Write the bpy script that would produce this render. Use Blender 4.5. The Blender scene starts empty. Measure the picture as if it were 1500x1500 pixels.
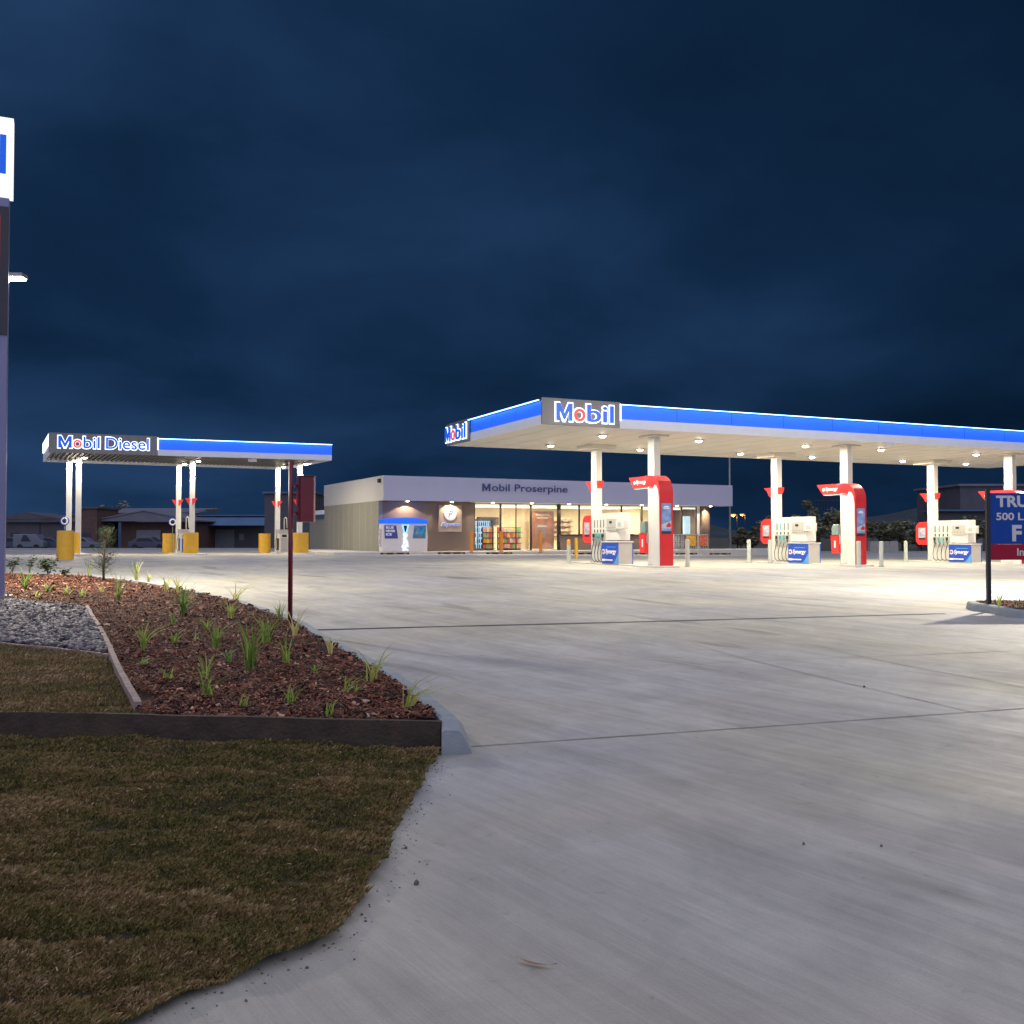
import bpy, math, random
import numpy as np
from mathutils import Vector, Matrix
R=math.radians
rnd=random.Random(7)
sc=bpy.context.scene
col=sc.collection
# ------------------------------------------------------------------ camera / world / exposure
FPX=1420.0; EH=1.6; PITCH=math.atan(35/FPX)
cam_d=bpy.data.cameras.new("camera"); cam=bpy.data.objects.new("camera",cam_d); col.objects.link(cam)
cam_d.sensor_width=36; cam_d.lens=36*FPX/1500; cam_d.clip_end=6000; cam_d.clip_start=.05
cam.location=(0,0,EH); cam.rotation_euler=(R(90)+PITCH,0,0); sc.camera=cam
sc.render.resolution_x=1024; sc.render.resolution_y=1024
sc.view_settings.view_transform='Standard'; sc.view_settings.look='None'
sc.view_settings.exposure=0.0; sc.view_settings.gamma=1.0
sc.render.engine='CYCLES'
sc.cycles.use_denoising=True
sc.cycles.max_bounces=7; sc.cycles.diffuse_bounces=3; sc.cycles.glossy_bounces=3; sc.cycles.transparent_max_bounces=8
sc.cycles.sample_clamp_indirect=6
CANOPY_W=262.0; DIESEL_W=210.0; POLE_W=2500.0; DOWN_W=30.0
SKY_FILL=0.77

world=bpy.data.worlds.new("World"); sc.world=world; world.use_nodes=True
nt=world.node_tree; N=nt.nodes; L=nt.links
for n in list(N): N.remove(n)
def wn(t,**k):
    n=N.new(t)
    for a,b in k.items(): setattr(n,a,b)
    return n
out=wn('ShaderNodeOutputWorld'); bg=wn('ShaderNodeBackground'); tc=wn('ShaderNodeTexCoord')
sep=wn('ShaderNodeSeparateXYZ'); L.new(tc.outputs['Generated'],sep.inputs[0])
# project the direction on a cloud deck (x/z, y/z) so that the banks flatten towards the horizon
zz=wn('ShaderNodeMath',operation='ADD'); L.new(sep.outputs[2],zz.inputs[0]); zz.inputs[1].default_value=.30
zm=wn('ShaderNodeMath',operation='MAXIMUM'); L.new(zz.outputs[0],zm.inputs[0]); zm.inputs[1].default_value=.05
dx=wn('ShaderNodeMath',operation='DIVIDE'); L.new(sep.outputs[0],dx.inputs[0]); L.new(zm.outputs[0],dx.inputs[1])
dy=wn('ShaderNodeMath',operation='DIVIDE'); L.new(sep.outputs[1],dy.inputs[0]); L.new(zm.outputs[0],dy.inputs[1])
cb=wn('ShaderNodeCombineXYZ'); L.new(dx.outputs[0],cb.inputs[0]); L.new(dy.outputs[0],cb.inputs[1]); cb.inputs[2].default_value=3.3
mp=wn('ShaderNodeMapping'); mp.inputs['Scale'].default_value=(.55,.60,1); mp.inputs['Rotation'].default_value=(0,0,R(-30))
L.new(cb.outputs[0],mp.inputs[0])
n1=wn('ShaderNodeTexNoise'); n1.inputs['Scale'].default_value=1.0; n1.inputs['Detail'].default_value=3.5; n1.inputs['Roughness'].default_value=.5; n1.inputs['Distortion'].default_value=.5
L.new(mp.outputs[0],n1.inputs[0])
n2=wn('ShaderNodeTexNoise'); n2.inputs['Scale'].default_value=3.6; n2.inputs['Detail'].default_value=7; n2.inputs['Roughness'].default_value=.55; n2.inputs['Distortion'].default_value=.3
L.new(mp.outputs[0],n2.inputs[0])
ma=wn('ShaderNodeMath',operation='MULTIPLY_ADD'); L.new(n2.outputs[0],ma.inputs[0]); ma.inputs[1].default_value=.40; L.new(n1.outputs[0],ma.inputs[2])
# the sky is lighter on the left and low down
lx=wn('ShaderNodeMath',operation='MULTIPLY_ADD'); L.new(sep.outputs[0],lx.inputs[0]); lx.inputs[1].default_value=-.23; L.new(ma.outputs[0],lx.inputs[2])
hz=wn('ShaderNodeMapRange'); hz.inputs['From Min'].default_value=.0; hz.inputs['From Max'].default_value=.16; hz.inputs['To Min'].default_value=.17; hz.inputs['To Max'].default_value=0
hz.interpolation_type='SMOOTHSTEP'
L.new(sep.outputs[2],hz.inputs[0])
ad=wn('ShaderNodeMath',operation='ADD'); L.new(lx.outputs[0],ad.inputs[0]); L.new(hz.outputs[0],ad.inputs[1])
rp=wn('ShaderNodeValToRGB'); e=rp.color_ramp.elements
e[0].position=.49; e[0].color=(.0019,.0092,.0245,1); e[1].position=1.0; e[1].color=(.0175,.050,.128,1)
m=rp.color_ramp.elements.new(.72); m.color=(.0055,.0205,.056,1)
L.new(ad.outputs[0],rp.inputs[0])
# much brighter sky added overhead and behind the camera to light the foreground
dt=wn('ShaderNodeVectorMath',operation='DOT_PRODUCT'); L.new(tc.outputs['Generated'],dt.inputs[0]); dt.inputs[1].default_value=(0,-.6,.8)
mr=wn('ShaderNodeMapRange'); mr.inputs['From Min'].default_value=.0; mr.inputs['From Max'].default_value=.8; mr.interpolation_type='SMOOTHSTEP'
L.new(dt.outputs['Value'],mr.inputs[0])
fill_mix=wn('ShaderNodeMix',data_type='RGBA'); L.new(mr.outputs[0],fill_mix.inputs['Factor']); L.new(rp.outputs[0],fill_mix.inputs['A'])
fill_mix.inputs['B'].default_value=(.80*SKY_FILL,.82*SKY_FILL,1.09*SKY_FILL,1)
L.new(fill_mix.outputs['Result'],bg.inputs[0]); bg.inputs[1].default_value=1.0
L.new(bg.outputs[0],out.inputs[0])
world.cycles.sampling_method='MANUAL'; world.cycles.sample_map_resolution=256

# ------------------------------------------------------------------ geometry helpers
def gz(x,y):
    """height of the paved ground"""
    z=float(np.interp(y,[-50,13,16,36,50,76,112,400],[0,0,.09,.42,.50,.50,.02,-.2]))
    t=(x-5.4)*.908+(y-36.9)*.419
    w=min(1,max(0,(y-17)/12))*min(1,max(0,(115-y)/35))
    return z-.0105*w*min(24,max(0,t))
def gg(x,y):
    return max(.205,gz(x,y)+.115)
_c,_s=math.cos(PITCH),math.sin(PITCH)
def ray(px,py):
    a,b=(px-750)/FPX,(750-py)/FPX
    return Vector((a,_c-b*_s,_s+b*_c))
def onz(px,py,z):
    r=ray(px,py); t=(z-EH)/r.z
    return Vector((r.x*t,r.y*t,z))
def onY(px,py,Y):
    r=ray(px,py); t=Y/r.y
    return Vector((r.x*t,Y,EH+r.z*t))
def onf(px,py,f,z0=.1):
    z=z0
    for _ in range(12):
        p=onz(px,py,z); z=.5*z+.5*f(p.x,p.y)
    p=onz(px,py,z); p.z=f(p.x,p.y); return p
def along(o,d,px):
    """parameter a so that o+a*d lies at pixel column px (horizontal geometry of the site survey)"""
    k=(px-750)/FPX
    return (k*o[1]-o[0])/(d[0]-k*d[1])

class MB:
    def __init__(s): s.v=[];s.f=[];s.t=[]
    def add(s,vs,fs,tint=0.5):
        b=len(s.v); s.v+= [tuple(p) for p in vs]; s.f+=[tuple(i+b for i in f) for f in fs]; s.t+=[tint]*len(vs); return s
    def box(s,x0,x1,y0,y1,z0,z1):
        return s.add([(x0,y0,z0),(x1,y0,z0),(x1,y1,z0),(x0,y1,z0),(x0,y0,z1),(x1,y0,z1),(x1,y1,z1),(x0,y1,z1)],
          [(0,3,2,1),(4,5,6,7),(0,1,5,4),(1,2,6,5),(2,3,7,6),(3,0,4,7)])
    def hexa(s,lo,hi):
        return s.add(list(lo)+list(hi),[(0,3,2,1),(4,5,6,7),(0,1,5,4),(1,2,6,5),(2,3,7,6),(3,0,4,7)])
    def cyl(s,p0,p1,r0,r1=None,n=16,cap=True):
        r1=r0 if r1 is None else r1
        p0=Vector(p0);p1=Vector(p1);d=(p1-p0).normalized()
        a=d.orthogonal().normalized();b=d.cross(a)
        vs=[];fs=[]
        for p,r in((p0,r0),(p1,r1)):
            for i in range(n):
                t=2*math.pi*i/n; vs.append(p+(a*math.cos(t)+b*math.sin(t))*r)
        for i in range(n): fs.append((i,(i+1)%n,n+(i+1)%n,n+i))
        if cap: fs+= [tuple(range(n-1,-1,-1)),tuple(range(n,2*n))]
        return s.add(vs,fs)
    def tube(s,pts,rad,n=8):
        pts=[Vector(p) for p in pts]
        if not hasattr(rad,'__len__'): rad=[rad]*len(pts)
        vs=[];fs=[];up=Vector((.13,.31,.94))
        for i,p in enumerate(pts):
            d=(pts[min(i+1,len(pts)-1)]-pts[max(i-1,0)]).normalized()
            a=d.cross(up)
            if a.length<1e-3: a=d.orthogonal()
            a.normalize();b=d.cross(a)
            for k in range(n):
                t=2*math.pi*k/n; vs.append(p+(a*math.cos(t)+b*math.sin(t))*rad[i])
        for i in range(len(pts)-1):
            for k in range(n):
                fs.append((i*n+k,i*n+(k+1)%n,(i+1)*n+(k+1)%n,(i+1)*n+k))
        fs+=[tuple(range(n-1,-1,-1)),tuple(range((len(pts)-1)*n,len(pts)*n))]
        return s.add(vs,fs)
    def prism(s,poly,axis,a0,a1):
        """poly: 2d points; axis 'x': (y,z), 'y': (x,z), 'z': (x,y)"""
        def P(q,a): return {'x':(a,q[0],q[1]),'y':(q[0],a,q[1]),'z':(q[0],q[1],a)}[axis]
        n=len(poly); vs=[P(q,a0) for q in poly]+[P(q,a1) for q in poly]
        fs=[tuple(range(n))[::-1],tuple(range(n,2*n))]+[(i,(i+1)%n,n+(i+1)%n,n+i) for i in range(n)]
        return s.add(vs,fs)
    def lathe(s,prof,n=20,c=(0,0)):
        vs=[];fs=[]
        for r,z in prof:
            for k in range(n):
                t=2*math.pi*k/n; vs.append((c[0]+r*math.cos(t),c[1]+r*math.sin(t),z))
        m=len(prof)
        for i in range(m-1):
            for k in range(n): fs.append((i*n+k,i*n+(k+1)%n,(i+1)*n+(k+1)%n,(i+1)*n+k))
        fs+=[tuple(range(n-1,-1,-1)),tuple(range((m-1)*n,m*n))]
        return s.add(vs,fs)
    def grid(s,pts,nu,nv):
        fs=[(j*nu+i,j*nu+i+1,(j+1)*nu+i+1,(j+1)*nu+i) for j in range(nv-1) for i in range(nu-1)]
        return s.add(pts,fs)
def mkmesh(name,mb,mat,smooth=False,tints=False):
    me=bpy.data.meshes.new(name); me.from_pydata(mb.v,[],mb.f)
    if tints:
        a=me.attributes.new('tint','FLOAT','POINT'); a.data.foreach_set('value',np.array(mb.t,dtype=np.float32))
    me.validate(); me.update()
    import bmesh
    b=bmesh.new(); b.from_mesh(me); bmesh.ops.recalc_face_normals(b,faces=b.faces) if len(me.polygons)<60000 else None
    b.to_mesh(me); b.free()
    if mat: me.materials.append(mat)
    if smooth: me.polygons.foreach_set('use_smooth',[True]*len(me.polygons))
    return me
def obj(name,mb,mat,parent=None,loc=(0,0,0),rot=0,smooth=False,bevel=0,tints=False,**tag):
    o=bpy.data.objects.new(name,mkmesh(name,mb,mat,smooth,tints)); col.objects.link(o)
    o.parent=parent; o.location=loc; o.rotation_euler=(0,0,rot)
    if bevel:
        m=o.modifiers.new('bevel','BEVEL'); m.width=bevel; m.segments=2; m.limit_method='ANGLE'
    for k,v in tag.items(): o[k]=v
    return o
def thing(name,label,cat,loc=(0,0,0),rot=0,group=None):
    o=bpy.data.objects.new(name,None); col.objects.link(o); o.empty_display_size=.2
    o.location=loc; o.rotation_euler=(0,0,rot); o['label']=label; o['category']=cat
    if group: o['group']=group
    return o
def T(o,label,cat,group=None):
    o['label']=label; o['category']=cat
    if group: o['group']=group
    return o
def copy_tree(o,parent=None,loc=None,label=None,rot=None):
    c=o.copy(); col.objects.link(c); c.parent=parent
    if loc is not None: c.location=loc
    if rot is not None: c.rotation_euler=(0,0,rot)
    if label: c['label']=label
    for ch in list(o.children): copy_tree(ch,c)
    return c
def glyph_m(name,m,parent,w,h,loc,rz,depth,bold):
    t=.20+bold*.9; b_=min(.3,bold*2.2); e=.04
    P=[(0,0),(0,1),(t*1.12,1),(.5,.40-b_*.0),(1-t*1.12,1),(1,1),(1,0),(1-t,0),(1-t,.60),(.5+e,.07),(.5-e,.07),(t,.60),(t,0)]
    if bold>.03: P=[(0,0),(0,1),(t*1.2,1),(.5,.50),(1-t*1.2,1),(1,1),(1,0),(1-t,0),(1-t,.48),(.5+e*2,.0),(.5-e*2,.0),(t,.48),(t,0)]
    V=[];F=[];n=len(P)
    L_=[0,1,2,11,12];
    for z in (0,depth):
        for x,y in P: V.append((x*w,y*h,z))
    # front/back as convex-ish pieces
    pcs=[(0,1,2,11,12),(2,3,10,11),(3,9,10),(3,4,8,9),(4,5,6,7,8)]
    for q in pcs: F.append(tuple(reversed(q))); F.append(tuple(i+n for i in q))
    for i in range(n): F.append((i,(i+1)%n,n+(i+1)%n,n+i))
    mb=MB(); mb.add(V,F); o=obj(name,mb,m,parent)
    o.matrix_local=Matrix.Translation(loc)@Matrix.Rotation(rz,4,'Z')@Matrix.Rotation(R(90),4,'X'); return o
def text(name,body,mat,parent,w,h,loc,rx=R(90),rz=0,depth=.02,bold=.0,shear=0.,sx=None,**tag):
    if body=='M': return glyph_m(name,mat,parent,w,h,loc,rz,depth,bold)
    if body[0]=='M':
        f=(.15 if len(body)>6 else .30); 
        glyph_m(name,mat,parent,w*(f-.03 if len(body)<6 else .092),h*(.80 if len(body)>6 else 1),(loc[0],loc[1],loc[2]+(h*.20 if len(body)>6 else 0)),rz,depth,bold)
        k=.33 if len(body)<6 else .108
        return text(name,body[1:],mat,parent,w*(1-k),h,(loc[0]+w*k,loc[1],loc[2]),rx,rz,depth,bold,shear)
    """lettering fitted in a box w wide / h high (either may be None), lower-left corner at loc, standing upright"""
    cu=bpy.data.curves.new(name,'FONT'); cu.body=body; cu.extrude=.5; cu.offset=bold; cu.shear=shear; cu.resolution_u=4
    tmp=bpy.data.objects.new(name,cu); col.objects.link(tmp); bpy.context.view_layer.update()
    me=bpy.data.meshes.new_from_object(tmp.evaluated_get(bpy.context.evaluated_depsgraph_get()))
    bpy.data.objects.remove(tmp); bpy.data.curves.remove(cu)
    n=len(me.vertices); a=np.empty(n*3); me.vertices.foreach_get('co',a); a=a.reshape(-1,3)
    mn,mx=a.min(0),a.max(0); a-=mn; s=mx-mn
    k1=(w/s[0]) if w else h/s[1]; k2=(h/s[1]) if h else k1
    a*=np.array([k1,k2,depth/max(s[2],1e-6)])
    me.vertices.foreach_set('co',a.ravel()); me.materials.clear(); me.materials.append(mat); me.update()
    o=bpy.data.objects.new(name,me); col.objects.link(o); o.parent=parent
    o.matrix_local=Matrix.Translation(loc)@Matrix.Rotation(rz,4,'Z')@Matrix.Rotation(rx,4,'X')
    for k,v in tag.items(): o[k]=v
    return o
# ------------------------------------------------------------------ materials
def mat(name,base=(.5,.5,.5),rough=.6,metal=0,emit=None,es=1,var=.08,vs=3.,bump=0,bs=40.,spec=.5,alpha=None,dirt=None,coat=0):
    m=bpy.data.materials.new(name); m.use_nodes=True; t=m.node_tree; b=t.nodes['Principled BSDF']
    b.inputs['Roughness'].default_value=rough; b.inputs['Metallic'].default_value=metal
    b.inputs['Specular IOR Level'].default_value=spec; b.inputs['Coat Weight'].default_value=coat
    tc=t.nodes.new('ShaderNodeTexCoord'); no=t.nodes.new('ShaderNodeTexNoise'); no.inputs['Scale'].default_value=vs; no.inputs['Detail'].default_value=5
    t.links.new(tc.outputs['Object'],no.inputs[0])
    rp=t.nodes.new('ShaderNodeValToRGB'); e=rp.color_ramp.elements
    e[0].position=.3; e[1].position=.7
    e[0].color=tuple(c*(1-var) for c in base)+(1,); e[1].color=tuple(min(1,c*(1+var)) for c in base)+(1,)
    t.links.new(no.outputs[0],rp.inputs[0]); t.links.new(rp.outputs[0],b.inputs['Base Color'])
    if emit: b.inputs['Emission Color'].default_value=(*emit,1); b.inputs['Emission Strength'].default_value=es
    if bump:
        n2=t.nodes.new('ShaderNodeTexNoise'); n2.inputs['Scale'].default_value=bs; n2.inputs['Detail'].default_value=4
        t.links.new(tc.outputs['Object'],n2.inputs[0])
        bp=t.nodes.new('ShaderNodeBump'); bp.inputs['Strength'].default_value=bump; bp.inputs['Distance'].default_value=.02
        t.links.new(n2.outputs[0],bp.inputs['Height']); t.links.new(bp.outputs[0],b.inputs['Normal'])
    return m
def tintmat(name,stops,rough=.8,spec=.3,trans=0):
    m=bpy.data.materials.new(name); m.use_nodes=True; t=m.node_tree; b=t.nodes['Principled BSDF']
    b.inputs['Roughness'].default_value=rough; b.inputs['Specular IOR Level'].default_value=spec
    at=t.nodes.new('ShaderNodeAttribute'); at.attribute_name='tint'
    rp=t.nodes.new('ShaderNodeValToRGB'); els=rp.color_ramp.elements
    els[0].position=stops[0][0]; els[0].color=(*stops[0][1],1); els[1].position=stops[-1][0]; els[1].color=(*stops[-1][1],1)
    for p,c in stops[1:-1]: q=els.new(p); q.color=(*c,1)
    t.links.new(at.outputs['Fac'],rp.inputs[0]); t.links.new(rp.outputs[0],b.inputs['Base Color'])
    return m
M={}
M['white']=mat('white_paint',(.74,.73,.70),.42,var=.04,vs=1.5)
M['soffit']=mat('soffit_sheet',(.66,.63,.56),.5,var=.05,vs=.6)
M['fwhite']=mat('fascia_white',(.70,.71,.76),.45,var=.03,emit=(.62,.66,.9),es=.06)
M['panelgrey']=mat('sign_panel_grey',(.20,.20,.21),.4,metal=.3,var=.05)
M['blue']=mat('lit_blue_panel',(.04,.16,.88),.5,var=.05,vs=1,emit=(.0,.085,.80),es=.72)
M['led']=mat('led_strip',(.8,.9,1),.4,emit=(.16,.42,1),es=9)
M['ledface']=mat('led_end_strip',(.8,.9,1),.4,emit=(.85,.92,1),es=1.6)
M['bluelet']=mat('blue_letter',(.01,.08,.5),.35,emit=(.0,.09,.62),es=.75,var=.02)
M['redlet']=mat('red_letter',(.7,.03,.03),.35,emit=(.9,.06,.05),es=.85,var=.02)
M['halo']=mat('halo_acrylic',(.8,.85,.9),.4,emit=(.80,.90,1),es=1.7,var=.0)
M['navylet']=mat('navy_letter',(.02,.04,.16),.6,spec=.1)
M['lampglass']=mat('lamp_glass',(1,1,1),.3,emit=(1,.88,.66),es=45)
M['downglass']=mat('downlight_glass',(1,1,1),.3,emit=(1,.78,.5),es=22)
M['poleglass']=mat('pole_lamp_glass',(1,1,1),.3,emit=(1,.9,.72),es=60)
M['orangelamp']=mat('sodium_lamp',(1,.6,.2),.3,emit=(1,.27,.05),es=2.4)
M['red']=mat('red_panel',(.62,.02,.025),.32,var=.05,coat=.3)
M['redlit']=mat('red_lit_panel',(.72,.03,.03),.3,emit=(.9,.05,.04),es=.22,var=.04)
M['darkred']=mat('dark_red_paint',(.16,.006,.018),.35,var=.12,coat=.2)
M['yellow']=mat('yellow_paint',(.72,.40,.03),.5,var=.07,vs=4)
M['orange']=mat('orange_paint',(.80,.30,.04),.5,var=.05)
M['palebollard']=mat('pale_bollard_paint',(.50,.55,.50),.5,var=.05)
M['grey']=mat('grey_metal',(.30,.30,.30),.45,metal=.4)
M['lgrey']=mat('light_grey_panel',(.50,.49,.46),.5,var=.04)
M['dark']=mat('dark_plastic',(.025,.025,.028),.5)
M['black']=mat('black_rubber',(.012,.012,.013),.6)
M['cyan']=mat('cyan_plastic',(.12,.45,.47),.5)
M['greenish']=mat('smoked_green_plastic',(.20,.28,.26),.25)
M['adblue']=mat('blue_advert',(.02,.07,.42),.35,emit=(.01,.07,.55),es=.18,var=.25,vs=3)
M['adlight']=mat('pale_blue_swirl',(.10,.38,.85),.35,var=.1)
M['wtext']=mat('white_lettering',(.85,.85,.85),.4,emit=(1,1,1),es=.12,var=.0)
M['skyad']=mat('poster_sky',(.16,.24,.46),.3,var=.35,vs=6,emit=(.25,.35,.6),es=.16)
M['roadad']=mat('poster_road',(.40,.42,.48),.3,var=.4,vs=9,emit=(.4,.42,.5),es=.12)
M['beige']=mat('beige_render',(.27,.26,.21),.8,var=.04,bump=.2,bs=30)
M['taupe']=mat('taupe_cladding',(.19,.145,.115),.7,var=.07,vs=.8,bump=.2,bs=60)
M['sfascia']=mat('store_fascia_sheet',(.46,.47,.62),.4,var=.025,vs=.7)
M['ssoffit']=mat('store_soffit',(.62,.58,.52),.6,var=.03)
M['inwall']=mat('interior_wall',(.62,.50,.33),.8,var=.05)
M['floor']=mat('interior_tiles',(.45,.42,.38),.35,var=.06)
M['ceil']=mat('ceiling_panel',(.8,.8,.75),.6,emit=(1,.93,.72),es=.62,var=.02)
M['lightpanel']=mat('ceiling_light_panel',(.9,.9,.9),.5,emit=(1,.95,.82),es=2.6,var=0)
M['frame']=mat('dark_window_frame',(.035,.032,.03),.4,metal=.4)
M['cooler']=mat('cooler_glow',(.5,.6,.7),.3,emit=(.45,.75,1),es=.9,var=.3,vs=4)
M['timber']=mat('weathered_timber',(.36,.27,.24),.85,var=.25,vs=9,bump=.5,bs=60)
M['sleeper']=mat('dark_sleeper_timber',(.060,.042,.030),.85,var=.35,vs=5,bump=.6,bs=35)
M['kerb']=mat('kerb_concrete',(.30,.335,.36),.85,var=.12,vs=5,bump=.35,bs=70)
M['island']=mat('island_concrete',(.55,.54,.50),.8,var=.08,bump=.2)
M['pylon']=mat('pylon_aluminium',(.22,.23,.40),.38,metal=.25,var=.04,vs=.7)
M['pylondark']=mat('pylon_dark_panel',(.035,.035,.05),.35)
M['pylonwhite']=mat('pylon_lit_face',(.9,.9,.9),.4,emit=(.90,.95,1),es=.95,var=.01)
M['signblue']=mat('sign_navy',(.006,.06,.33),.6,spec=.2,var=.06)
M['signred']=mat('sign_maroon',(.34,.012,.04),.6,spec=.2,var=.06)
M['signtext']=mat('sign_grey_lettering',(.62,.62,.64),.5,var=.03)
M['post']=mat('black_post',(.03,.03,.035),.4,metal=.4)
M['bark']=mat('bark',(.10,.07,.05),.9,var=.3,vs=20,bump=.5)
M['hill']=mat('hill_scrub',(.028,.045,.055),.95,var=.3,vs=.05)
M['shed']=mat('blue_steel_cladding',(.07,.14,.26),.6,var=.15,vs=.5)
M['sheddark']=mat('dark_cladding',(.09,.09,.11),.7,var=.15,vs=.6)
M['housewall']=mat('house_brick',(.12,.075,.065),.9,var=.2,vs=2)
M['houseroof']=mat('grey_roof_sheet',(.17,.17,.21),.6,var=.12,vs=.7)
M['garage']=mat('roller_door',(.22,.24,.28),.6,var=.08)
M['carwhite']=mat('pale_car_paint',(.15,.17,.22),.35,var=.03,coat=.4)
M['cardark']=mat('dark_car_paint',(.06,.07,.12),.3,var=.03,coat=.4)
M['tyre']=mat('tyre_rubber',(.02,.02,.02),.8)
M['concreteblock']=mat('concrete_block',(.34,.33,.30),.85,var=.1)
M['straw']=mat('dry_leaf',(.30,.13,.06),.7,var=.2)
M['pebble']=mat('pebble',(.15,.11,.085),.9,var=.3)
def glassmat(name,tint=(1,1,1),refl=.08):
    m=bpy.data.materials.new(name); m.use_nodes=True; t=m.node_tree
    for n in list(t.nodes): t.nodes.remove(n)
    o=t.nodes.new('ShaderNodeOutputMaterial'); mx=t.nodes.new('ShaderNodeMixShader'); a=t.nodes.new('ShaderNodeBsdfTransparent'); b=t.nodes.new('ShaderNodeBsdfGlossy')
    a.inputs[0].default_value=(*tint,1); b.inputs['Roughness'].default_value=.02; mx.inputs[0].default_value=refl
    t.links.new(a.outputs[0],mx.inputs[1]); t.links.new(b.outputs[0],mx.inputs[2]); t.links.new(mx.outputs[0],o.inputs[0]); return m
M['glass']=glassmat('window_glass',(.96,.97,.95))
M['carglass']=mat('car_glass',(.02,.03,.05),.08)

def concrete():
    m=bpy.data.materials.new('broomed_concrete'); m.use_nodes=True; t=m.node_tree; b=t.nodes['Principled BSDF']; ln=t.links.new
    def nd(ty,**k):
        n=t.nodes.new(ty)
        for a,c in k.items(): setattr(n,a,c)
        return n
    tc=nd('ShaderNodeTexCoord')
    def noise(scale,rot,ms,det=4,dist=0,rough=.5,off=(0,0,0)):
        m0=nd('ShaderNodeMapping'); m0.inputs['Rotation'].default_value=(0,0,rot); ln(tc.outputs['Object'],m0.inputs[0])
        mp=nd('ShaderNodeMapping'); mp.inputs['Scale'].default_value=ms; mp.inputs['Location'].default_value=off
        ln(m0.outputs[0],mp.inputs[0])
        n=nd('ShaderNodeTexNoise'); n.inputs['Scale'].default_value=scale; n.inputs['Detail'].default_value=det; n.inputs['Distortion'].default_value=dist; n.inputs['Roughness'].default_value=rough
        ln(mp.outputs[0],n.inputs[0]); return n.outputs[0]
    def rng(x,a,b_,c,d,sm=False):
        r=nd('ShaderNodeMapRange'); r.inputs[1].default_value=a; r.inputs[2].default_value=b_; r.inputs[3].default_value=c; r.inputs[4].default_value=d
        if sm: r.interpolation_type='SMOOTHSTEP'
        ln(x,r.inputs[0]); return r.outputs[0]
    def mul(a,b_):
        n=nd('ShaderNodeMath',operation='MULTIPLY'); ln(a,n.inputs[0]); ln(b_,n.inputs[1]); return n.outputs[0]
    ang=R(56)
    big=rng(noise(.33,0,(1,1,1),4,.6),.3,.7,.88,1.08)
    streak=rng(noise(1.0,ang,(.45,1.9,1),5,.5,.58),.34,.68,.84,1.09)
    mid=mul(rng(noise(2.2,R(20),(1,.6,1),8,.6,.72),.3,.72,.88,1.08),rng(noise(1.6,ang,(.6,5.5,1),7,.3,.72,(3,8,0)),.36,.68,.90,1.06))
    broom=rng(noise(3.,ang,(.5,30,1),4,0,.7),.3,.7,.90,1.07)
    grain=rng(noise(90,0,(1,1,1),4,0,.8),.3,.7,.88,1.09)
    stain=rng(noise(.8,ang,(.35,1.5,1),4,.3,.5,(4.2,1.7,0)),.60,.70,1,.66,True)
    spots=rng(noise(6.,0,(1,1,1),4,.3,.65),.64,.70,1,.84,True)
    v=mul(mul(mul(big,streak),mul(mid,broom)),mul(mul(grain,stain),spots))
    c1=nd('ShaderNodeMix',data_type='RGBA'); c1.inputs['A'].default_value=(.47,.465,.46,1); c1.inputs['B'].default_value=(.505,.48,.40,1)
    ln(rng(noise(.25,0,(1,1,1),3,.5,.5,(9,3,0)),.35,.65,0,1),c1.inputs['Factor'])
    vm=nd('ShaderNodeVectorMath',operation='SCALE'); ln(c1.outputs['Result'],vm.inputs[0]); ln(v,vm.inputs['Scale']); ln(vm.outputs[0],b.inputs['Base Color'])
    b.inputs['Roughness'].default_value=.62; b.inputs['Specular IOR Level'].default_value=.35
    ln(rng(mul(big,mid),.8,1.1,.72,.5),b.inputs['Roughness'])
    bp=nd('ShaderNodeBump'); bp.inputs['Strength'].default_value=.25; bp.inputs['Distance'].default_value=.006; ln(mul(broom,grain),bp.inputs['Height']); ln(bp.outputs[0],b.inputs['Normal'])
    return m
M['concrete']=concrete()
def mulchmat():
    m=mat('mulch_bed',(.060,.030,.022),.95,var=.5,vs=14,bump=1,bs=45); return m
M['mulch']=mulchmat()
M['soil']=mat('turf_soil',(.040,.028,.015),.95,var=.4,vs=10,bump=.8,bs=50)
M['farground']=mat('dark_verge_grass',(.07,.075,.055),.95,var=.3,vs=.3)
M['chip']=tintmat('bark_chips',[(0,(.022,.010,.008)),(.45,(.17,.055,.028)),(.8,(.34,.13,.07)),(1,(.62,.38,.26))],.7,.45)
M['rock']=tintmat('river_rock',[(0,(.05,.048,.055)),(.5,(.15,.14,.15)),(.85,(.27,.24,.24)),(1,(.44,.36,.33))],.7,.4)
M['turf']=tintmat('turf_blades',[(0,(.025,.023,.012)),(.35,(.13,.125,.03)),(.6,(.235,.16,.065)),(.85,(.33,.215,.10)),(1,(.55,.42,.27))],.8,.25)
M['tuss']=tintmat('tussock_blades',[(0,(.07,.14,.05)),(.5,(.26,.40,.08)),(.8,(.50,.56,.15)),(1,(.72,.62,.32))],.55,.4)
def translucent(m,f=.45):
    t=m.node_tree; b=t.nodes['Principled BSDF']; o=t.nodes['Material Output']; tr=t.nodes.new('ShaderNodeBsdfTranslucent'); mx=t.nodes.new('ShaderNodeMixShader'); mx.inputs[0].default_value=f
    t.links.new(b.inputs['Base Color'].links[0].from_socket,tr.inputs[0]); t.links.new(b.outputs[0],mx.inputs[1]); t.links.new(tr.outputs[0],mx.inputs[2]); t.links.new(mx.outputs[0],o.inputs[0])
translucent(M['tuss'])
M['leafy']=tintmat('shrub_leaves',[(0,(.02,.035,.02)),(.5,(.05,.085,.04)),(1,(.11,.15,.07))],.6,.4)
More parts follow.
